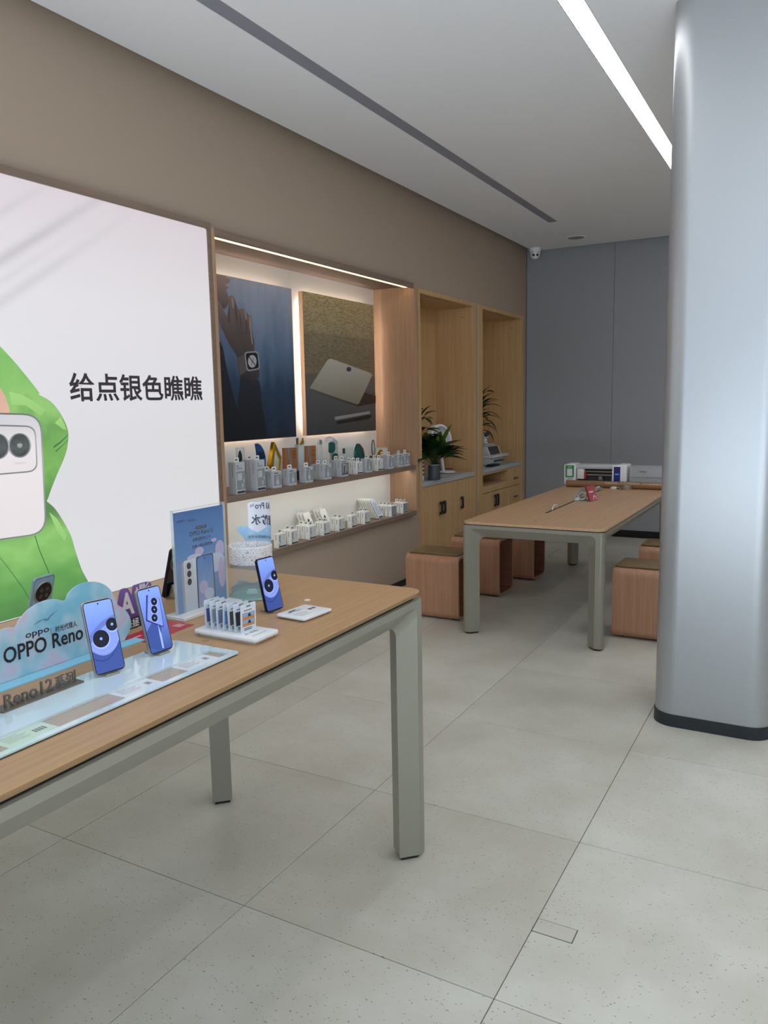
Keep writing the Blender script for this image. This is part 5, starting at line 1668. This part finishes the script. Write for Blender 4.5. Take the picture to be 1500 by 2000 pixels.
# small things beside the plant
q = Vector((-3.16, 6.50, WT))
t = thing('bottle', 'small black bottle with amber neck behind the plant pot', 'bottle', (at('z', WT, 861, 929).x - 0.05, at('z', WT, 861, 929).y + 0.04, WT), local=True)
B().lathe([(0, 0.0), (0.020, 0.0), (0.020, 0.030), (0.012, 0.036), (0, 0.036)], (0, 0, 0), 18).obj('white_foot', WHITE, t, smooth=True)
B().lathe([(0, 0.036), (0.012, 0.036), (0.012, 0.046), (0, 0.046)], (0, 0, 0), 18).obj('neck', M('amber', (196, 130, 70), 0.3, 0.4), t, smooth=True)
B().lathe([(0, 0.046), (0.022, 0.046), (0.022, 0.115), (0.018, 0.12), (0, 0.12)], (0, 0, 0), 18).obj('body', BLK, t, smooth=True)
t = thing('notebook', 'dark red notebook lying on the worktop behind the fan base', 'book', (-3.22, at('x', -3.22, 874, 915).y, WT), R(8), local=True)
B().box(-0.06, 0.06, -0.05, 0.09, 0.0, 0.022).obj('pages', M('page_edge', (150, 120, 112), 0.7), t)
B().box(-0.062, 0.062, -0.052, 0.092, 0.022, 0.025).obj('cover', M('maroon_cover', (92, 40, 40), 0.5), t)
q = at('z', WT, 826, 938)
t = thing('power_tower', 'white power strip tower at the cabinet frame edge', 'power strip', (q.x - 0.02, q.y - 0.018, WT), local=True)
B().prism(rrect(-0.03, 0.03, -0.03, 0.03, 0.008, 4), (0, 0, 0), X, Y, Vector((0, 0, 0.235))).obj('body', WHITE, t, 0.003, 2)
for k in range(4):
    B().box(0.030, 0.031, -0.006, 0.026, 0.045 + 0.035 * k, 0.058 + 0.035 * k).obj('socket', DGREY, t)
B().box(0.030, 0.031, 0.004, 0.020, 0.195, 0.21).obj('switch', INK, t)

# printer, webcam, bamboo in the corner cabinet
pq = at('z', WT, 952, 912)
t = thing('printer', 'pale grey desktop printer with dark lid in the corner cabinet', 'printer', (-3.20, 8.02, WT))
Yp0, Yp1 = 7.78, 8.26
B().box(-3.36, -3.05, Yp0, Yp1 - 0.10, WT + 0.002, WT + 0.075).obj('lower_body', M('printer_grey', (190, 190, 186), 0.5), t, 0.006, 2)
B().box(-3.36, -3.02, Yp0, Yp1, WT + 0.078, WT + 0.105).obj('paper_tray', M('printer_pale', (206, 206, 200), 0.5), t, 0.004, 2)
up2 = B()
up2.prism([(-3.36, WT + 0.105), (-3.06, WT + 0.105), (-3.10, WT + 0.20), (-3.36, WT + 0.21)], (0, Yp0, 0), X, Z, Vector((0, 0.36, 0)))
up2.obj('upper_body', MATS['printer_pale'], t, 0.005, 2)
B().prism([(-3.0595, WT + 0.112), (-3.056, WT + 0.112), (-3.092, WT + 0.195), (-3.0965, WT + 0.195)], (0, Yp0 + 0.03, 0), X, Z, Vector((0, 0.28, 0))).obj('dark_lid', DGREY, t, 0.001, 1)
B().box(-3.34, -3.12, Yp0 + 0.05, Yp0 + 0.30, WT + 0.205, WT + 0.222).obj('scanner_lid', MATS['printer_grey'], t, 0.004, 2)
B().box(-3.05, -3.04, Yp0 + 0.1, Yp1 - 0.12, WT + 0.03, WT + 0.05).obj('output_slot', DGREY, t)
t = thing('webcam', 'white desk camera with black lens standing on the printer', 'camera', (-3.22, at('x', -3.22, 947, 870).y, WT + 0.222), local=True)
B().lathe([(0, 0), (0.03, 0), (0.032, 0.01), (0.022, 0.03), (0.018, 0.05), (0, 0.05)], (0, 0, 0), 20).obj('base', WHITE, t, smooth=True)
B().lathe([(0, -0.04)] + [(0.042 * math.cos(R(a)), 0.042 * math.sin(R(a))) for a in range(-75, 76, 15)] + [(0, 0.042)], (0, 0, 0.085), 20).obj('head', WHITE, t, smooth=True)
B().cyl((0.02, -0.02, 0.092), 0.024, 0.032, (0.7, -0.6, 0.35), 18).obj('lens', BLK, t, smooth=True)
B().cyl((0.018, -0.012, 0.022), 0.006, 0.012, (0.8, -0.6, 0), 12).obj('microphone', BLK, t)
t = thing('document_tray', 'dark paper folder lying in front of the printer', 'folder', (-3.0, 7.72, WT), R(4), local=True)
B().box(-0.045, 0.045, -0.12, 0.12, 0.0, 0.012).obj('folder', M('navy_folder', (36, 40, 56), 0.5), t, 0.002, 1)
B().box(-0.035, 0.038, -0.09, 0.09, 0.012, 0.024).obj('papers', M('black_folder', (26, 26, 30), 0.5), t, 0.002, 1)
t = thing('potted_plant', 'lucky bamboo with narrow dark leaves beside the printer', 'plant', (-3.13, 7.58, WT), local=True)
B().lathe([(0, 0.0), (0.05, 0.0), (0.06, 0.04), (0.055, 0.15), (0.04, 0.18), (0.036, 0.178), (0, 0.17)], (0, 0, 0), 24).obj('vase', M('white_vase', (210, 210, 208), 0.25), t, smooth=True)
for k, (dx, dy, hh) in enumerate(((0.0, 0.02, 0.50), (0.02, 0.10, 0.72), (-0.02, 0.16, 0.62), (0.03, 0.06, 0.60))):
    B().tube([(dx * 0.2, dy * 0.1, 0.16), (dx * 0.6, dy * 0.6, 0.16 + (hh - 0.16) * 0.6), (dx, dy, hh)], 0.006, 6).obj('stem', M('bamboo_green', (60, 84, 30), 0.4), t, smooth=True)
    for j in range(9):
        s_ = 0.45 + 0.55 * j / 8
        b_p = Vector((dx * s_, dy * s_, 0.16 + (hh - 0.16) * s_))
        put_leaf(t, BLEAF[j % 2], b_p, R(j * 137.5 + k * 50), R(rng.uniform(5, 60)), rng.uniform(0.13, 0.20), rng.uniform(-0.4, 0.4))
for az, el, ln, z_ in ((R(30), R(15), 0.22, 0.60), (R(20), R(-5), 0.22, 0.55), (R(10), R(10), 0.20, 0.50), (R(35), R(70), 0.22, 0.66), (R(25), R(-15), 0.20, 0.42), (R(45), R(60), 0.2, 0.62), (R(5), R(25), 0.2, 0.64), (R(15), R(45), 0.2, 0.58), (R(0), R(-20), 0.2, 0.48), (R(40), R(-30), 0.18, 0.38)):
    put_leaf(t, BLEAF[0], Vector((0.02, 0.10, z_)), az, el, ln)

# ------------------------------------------------------------------ things on the meeting table
YP = 6.84
t = thing('film_cutter', 'white desktop film cutting machine with touch screen at the table end', 'cutting machine', (-1.71, YP + 0.07, FT))
zb = FT
B().box(-1.90, -1.50, YP + 0.02, YP + 0.16, zb + 0.008, zb + 0.035).obj('bed', M('cutter_grey', (150, 152, 156), 0.4), t, 0.004, 2)
B().box(-1.90, -1.50, YP + 0.10, YP + 0.18, zb + 0.035, zb + 0.150).obj('rear_housing', DGREY, t)
B().box(-1.92, -1.49, YP + 0.03, YP + 0.18, zb + 0.150, zb + 0.188).obj('top_cover', M('cutter_pale', (196, 198, 202), 0.35), t, 0.008, 2)
for zz_ in (0.095, 0.125):
    B().cyl((-1.90, YP + 0.075, zb + zz_), 0.008, 0.40, (1, 0, 0), 12).obj('guide_rail', STEEL, t, smooth=True)
for xx in (-1.70, -1.59):
    B().cyl((xx, YP + 0.07, zb + 0.05), 0.016, 0.05, (1, 0, 0), 14).obj('pinch_roller', DGREY, t, smooth=True)
    B().box(xx + 0.01, xx + 0.04, YP + 0.05, YP + 0.09, zb + 0.055, zb + 0.085).obj('roller_arm', MGREY, t, 0.002, 1)
B().prism(rrect(-1.985, -1.885, zb + 0.005, zb + 0.192, 0.018, 4), (0, YP, 0), X, Z, Vector((0, 0.19, 0))).obj('end_housing', WHITE, t, 0.006, 2)
B().prism(rrect(-1.525, -1.44, zb + 0.04, zb + 0.195, 0.015, 4), (0, YP, 0), X, Z, Vector((0, 0.19, 0))).obj('end_housing', WHITE, t, 0.006, 2)
sc_ = B().prism(rrect(-1.56, -1.462, zb + 0.035, zb + 0.190, 0.010, 4), (0, YP - 0.012, 0), X, Z, Vector((0, 0.014, 0))).obj('touch_screen_frame', WHITE, t, 0.003, 2)
B().box(-1.545, -1.490, YP - 0.0128, YP - 0.012, zb + 0.045, zb + 0.178).obj('touch_screen', M('navy_screen', (16, 30, 78), 0.15, emit=0.5), sc_)
B().box(-1.535, -1.500, YP - 0.0134, YP - 0.0128, zb + 0.108, zb + 0.120).obj('screen_button', M('blue_button', (60, 110, 200), 0.2, emit=0.5), sc_)
B().box(-1.876, -1.815, YP + 0.03, YP + 0.09, zb + 0.060, zb + 0.150).obj('carriage', WHITE, t, 0.005, 2)
B().box(-1.815, -1.798, YP + 0.04, YP + 0.08, zb + 0.060, zb + 0.125).obj('blade_holder', M('red_holder', (170, 34, 40), 0.4), t, 0.002, 1)
gs = B().prism(rrect(-1.970, -1.895, zb + 0.075, zb + 0.182, 0.004, 3), (0, YP - 0.0012, 0), X, Z, Vector((0, 0.0012, 0))).obj('green_placard', M('green_placard', (26, 146, 70), 0.4), t)
B().box(-1.956, -1.910, YP - 0.0016, YP - 0.0012, zb + 0.088, zb + 0.152).obj('blank_panel', WHITE, gs)
B().box(-1.95, -1.916, YP - 0.0016, YP - 0.0012, zb + 0.164, zb + 0.171).obj('printed_line', M('pale_green_print', (190, 226, 200), 0.5), gs)
B().cyl((-1.944, YP - 0.0004, zb + 0.062), 0.005, 0.0008, (0, -1, 0), 10).obj('green_dot', MATS['green_placard'], gs)
B().box(-1.936, -1.905, YP - 0.0006, YP, zb + 0.059, zb + 0.065).obj('printed_line', MGREY, gs)

t = thing('printed_roll', 'long brown roll lying across the table end with white lettering', 'roll', (-1.5, 6.735, FT))
RR = 0.030
ra, rb = Vector((-1.935, 6.755, FT + RR)), Vector((-1.06, 6.745, FT + RR))
B().cyl(ra, RR, (rb - ra).length, rb - ra, 28).obj('roll', M('brown_leatherette', (142, 104, 72), 0.5), t, smooth=True)
rtx, _rf = text_raw('贴膜服务 | 资料转移服务 | 以旧换新服务 | 分期服务', 0.004, 0, 2)
x0_, x1_ = min(v.x for v in rtx), max(v.x for v in rtx)
sc2 = 0.60 / (x1_ - x0_)
xa = at('y', 6.72, 1181, 945).x


def rollpt(v):
    x = xa + (v.x - x0_) * sc2
    k = (x - ra.x) / (rb.x - ra.x)
    ph_ = R(24) + (v.y * 0.016) / RR
    return Vector((x, ra.y + (rb.y - ra.y) * k - math.cos(ph_) * (RR + 0.0006), FT + RR + math.sin(ph_) * (RR + 0.0006)))


b = B()
b.add([rollpt(v) for v in rtx], _rf)
b.obj('lettering', M('cream_print', (214, 200, 180), 0.5), t)

for k, (z_, lab) in enumerate(((0.0, 'lower translucent plastic storage box beside the film cutter'), (0.092, 'upper translucent plastic storage box, stacked beside the film cutter'))):
    t = thing('storage_box', lab, 'storage box', (-1.26, YP + 0.08, FT + z_), group='translucent storage boxes')
    FRO = M('translucent_plastic', (206, 210, 214), 0.25, alpha=0.45)
    x0_, x1_, y0_, y1_ = -1.415, -1.115, YP + 0.0, YP + 0.15
    zz0 = FT + z_
    b = B()
    b.box(x0_, x1_, y0_, y1_, zz0 + 0.001, zz0 + 0.004)
    b.box(x0_, x1_, y0_, y0_ + 0.003, zz0 + 0.004, zz0 + 0.086)
    b.box(x0_, x1_, y1_ - 0.003, y1_, zz0 + 0.004, zz0 + 0.086)
    b.box(x0_, x0_ + 0.003, y0_ + 0.003, y1_ - 0.003, zz0 + 0.004, zz0 + 0.086)
    b.box(x1_ - 0.003, x1_, y0_ + 0.003, y1_ - 0.003, zz0 + 0.004, zz0 + 0.086)
    b.obj('tub', FRO, t)
    B().box(x0_ - 0.003, x1_ + 0.003, y0_ - 0.003, y1_ + 0.003, zz0 + 0.084, zz0 + 0.091).obj('lid', FRO, t, 0.002, 1)
    B().box(x0_ + 0.03, x1_ - 0.03, y0_ + 0.03, y1_ - 0.03, zz0 + 0.005, zz0 + 0.045).obj('contents', M('pale_contents', (190, 194, 198), 0.6), t, 0.004, 1)
    if k:
        B().box(x0_ + 0.08, x0_ + 0.14, y0_ - 0.0035, y0_ - 0.003, zz0 + 0.045, zz0 + 0.056).obj('printed_label', MGREY, t)

q = at('z', FT, 1223, 956)
t = thing('ashtray', 'round brushed metal dish in front of the brown roll', 'dish', q, local=True)
B().lathe([(0, 0.0), (0.046, 0.0), (0.048, 0.004), (0.048, 0.038), (0.044, 0.040), (0.041, 0.036), (0.040, 0.008), (0, 0.008)], (0, 0, 0), 32).obj('bowl', STEEL, t, smooth=True)
B().box(-0.006, 0.012, -0.046, -0.038, 0.036, 0.042).obj('notch', M('bright_steel', (226, 226, 226), 0.2, 0.8), t)
B().lathe([(0.0, 0.024), (0.038, 0.024), (0.039, 0.020)], (0, 0, 0), 24).obj('dark_fill', DGREY, t)
q = at('z', FT, 1200, 955)
t = thing('cable_adapter', 'small white plug adapter with short lead by the metal dish', 'adapter', q, local=True)
B().box(-0.022, 0.018, -0.012, 0.012, 0.0, 0.020).obj('plug', WHITE, t, 0.005, 2)
B().tube([(0.018, 0, 0.010), (0.032, -0.004, 0.016), (0.045, 0.004, 0.006), (0.060, -0.002, 0.005)], 0.0035, 8).obj('lead', WHITE, t, smooth=True)
B().box(-0.035, -0.020, -0.006, 0.006, 0.002, 0.013).obj('socket_end', WHITE, t, 0.002, 1)
q = at('z', FT, 1168, 954)
t = thing('white_charger', 'flat grey and white gadget by the far end of the cable slot', 'charger', q, R(20), local=True)
B().prism(rrect(-0.04, 0.04, -0.05, 0.05, 0.015, 4), (0, 0, 0), X, Y, Vector((0, 0, 0.008))).obj('pad', MGREY, t, 0.002, 1)
B().tube([(-0.02, -0.03, 0.011), (0.0, 0.0, 0.012), (0.02, 0.03, 0.011)], 0.005, 8).obj('cable', WHITE, t, smooth=True)

# red booklet in a clear tent stand
q = at('z', FT, 1145, 978)
t = thing('booklet_stand', 'clear folded stand with a red booklet facing the pillar', 'stand', q, R(-14), local=True)
B().box(-0.085, 0.075, -0.06, 0.06, 0.0, 0.003).obj('base', CLEARE, t)
V2, N2 = Vector((-0.32, 0, 0.947)), Vector((0.947, 0, 0.32))
B().prism([(-0.06, 0), (0.06, 0), (0.06, 0.12), (-0.06, 0.12)], (0.070, 0, 0.003), Y, V2, N2 * 0.002).obj('front_sheet', CLEAR, t)
rb_ = B().prism([(-0.055, 0), (0.055, 0), (0.055, 0.118), (-0.055, 0.118)], (0.066, 0, 0.003), Y, V2, -N2 * 0.008).obj('booklet', M('raspberry_cover', (170, 40, 62), 0.4), t)
B().prism([(-0.055, 0), (0.055, 0), (0.055, 0.118), (-0.055, 0.118)], Vector((0.066, 0, 0.003)) - N2 * 0.008, Y, V2, -N2 * 0.006).obj('booklet_back', DGREY, t)
B().prism([(-0.04, 0.066), (0.02, 0.066), (0.02, 0.078), (-0.04, 0.078)], Vector((0.066, 0, 0.003)), Y, V2, N2 * 0.0006).obj('printed_title', M('pale_pink_ink', (226, 190, 196), 0.5), rb_)
arcp = [(0.02 + 0.026 * math.cos(R(a)), 0.008 + 0.036 * math.sin(R(a))) for a in range(0, 181, 20)] + [(0.02 + 0.016 * math.cos(R(a)), 0.008 + 0.024 * math.sin(R(a))) for a in range(180, -1, -20)]
B().prism(arcp, Vector((0.066, 0, 0.003)), Y, V2, N2 * 0.0006).obj('printed_arc', MATS['pale_pink_ink'], rb_)
B().prism([(-0.06, 0), (0.06, 0), (0.06, 0.12), (-0.06, 0.12)], (-0.078, 0, 0.003), Y, Vector((0.55, 0, 0.835)), Vector((-0.002, 0, 0.001))).obj('rear_sheet', CLEARE, t)
B().lathe([(0.022, -0.012), (0.032, -0.008), (0.034, 0.004), (0.028, 0.012), (0.022, 0.008)], (-0.030, -0.01, 0.034), 24, (0.5, -0.8, 0.2), close=True).obj('coiled_cable', OFFW, t, smooth=True)
B().prism(rrect(-0.02, 0.02, -0.018, 0.018, 0.006, 3), (-0.058, -0.03, 0.003), X, Y, Vector((0, 0, 0.022))).obj('plug_block', WHITE, t, 0.004, 2)
# white cable loop coming out of the table slot
q = at('z', FT, 1083, 994)
t = thing('charging_cable', 'thin white cable loop standing out of the table slot', 'cable', (-1.599, q.y, FT))
B().tube([(-1.599, q.y - 0.07, FT + 0.001), (-1.603, q.y - 0.055, FT + 0.018), (-1.60, q.y - 0.02, FT + 0.032), (-1.596, q.y + 0.02, FT + 0.026), (-1.598, q.y + 0.045, FT + 0.008), (-1.599, q.y + 0.05, FT + 0.001)], 0.003, 8).obj('lead', WHITE, t, smooth=True)
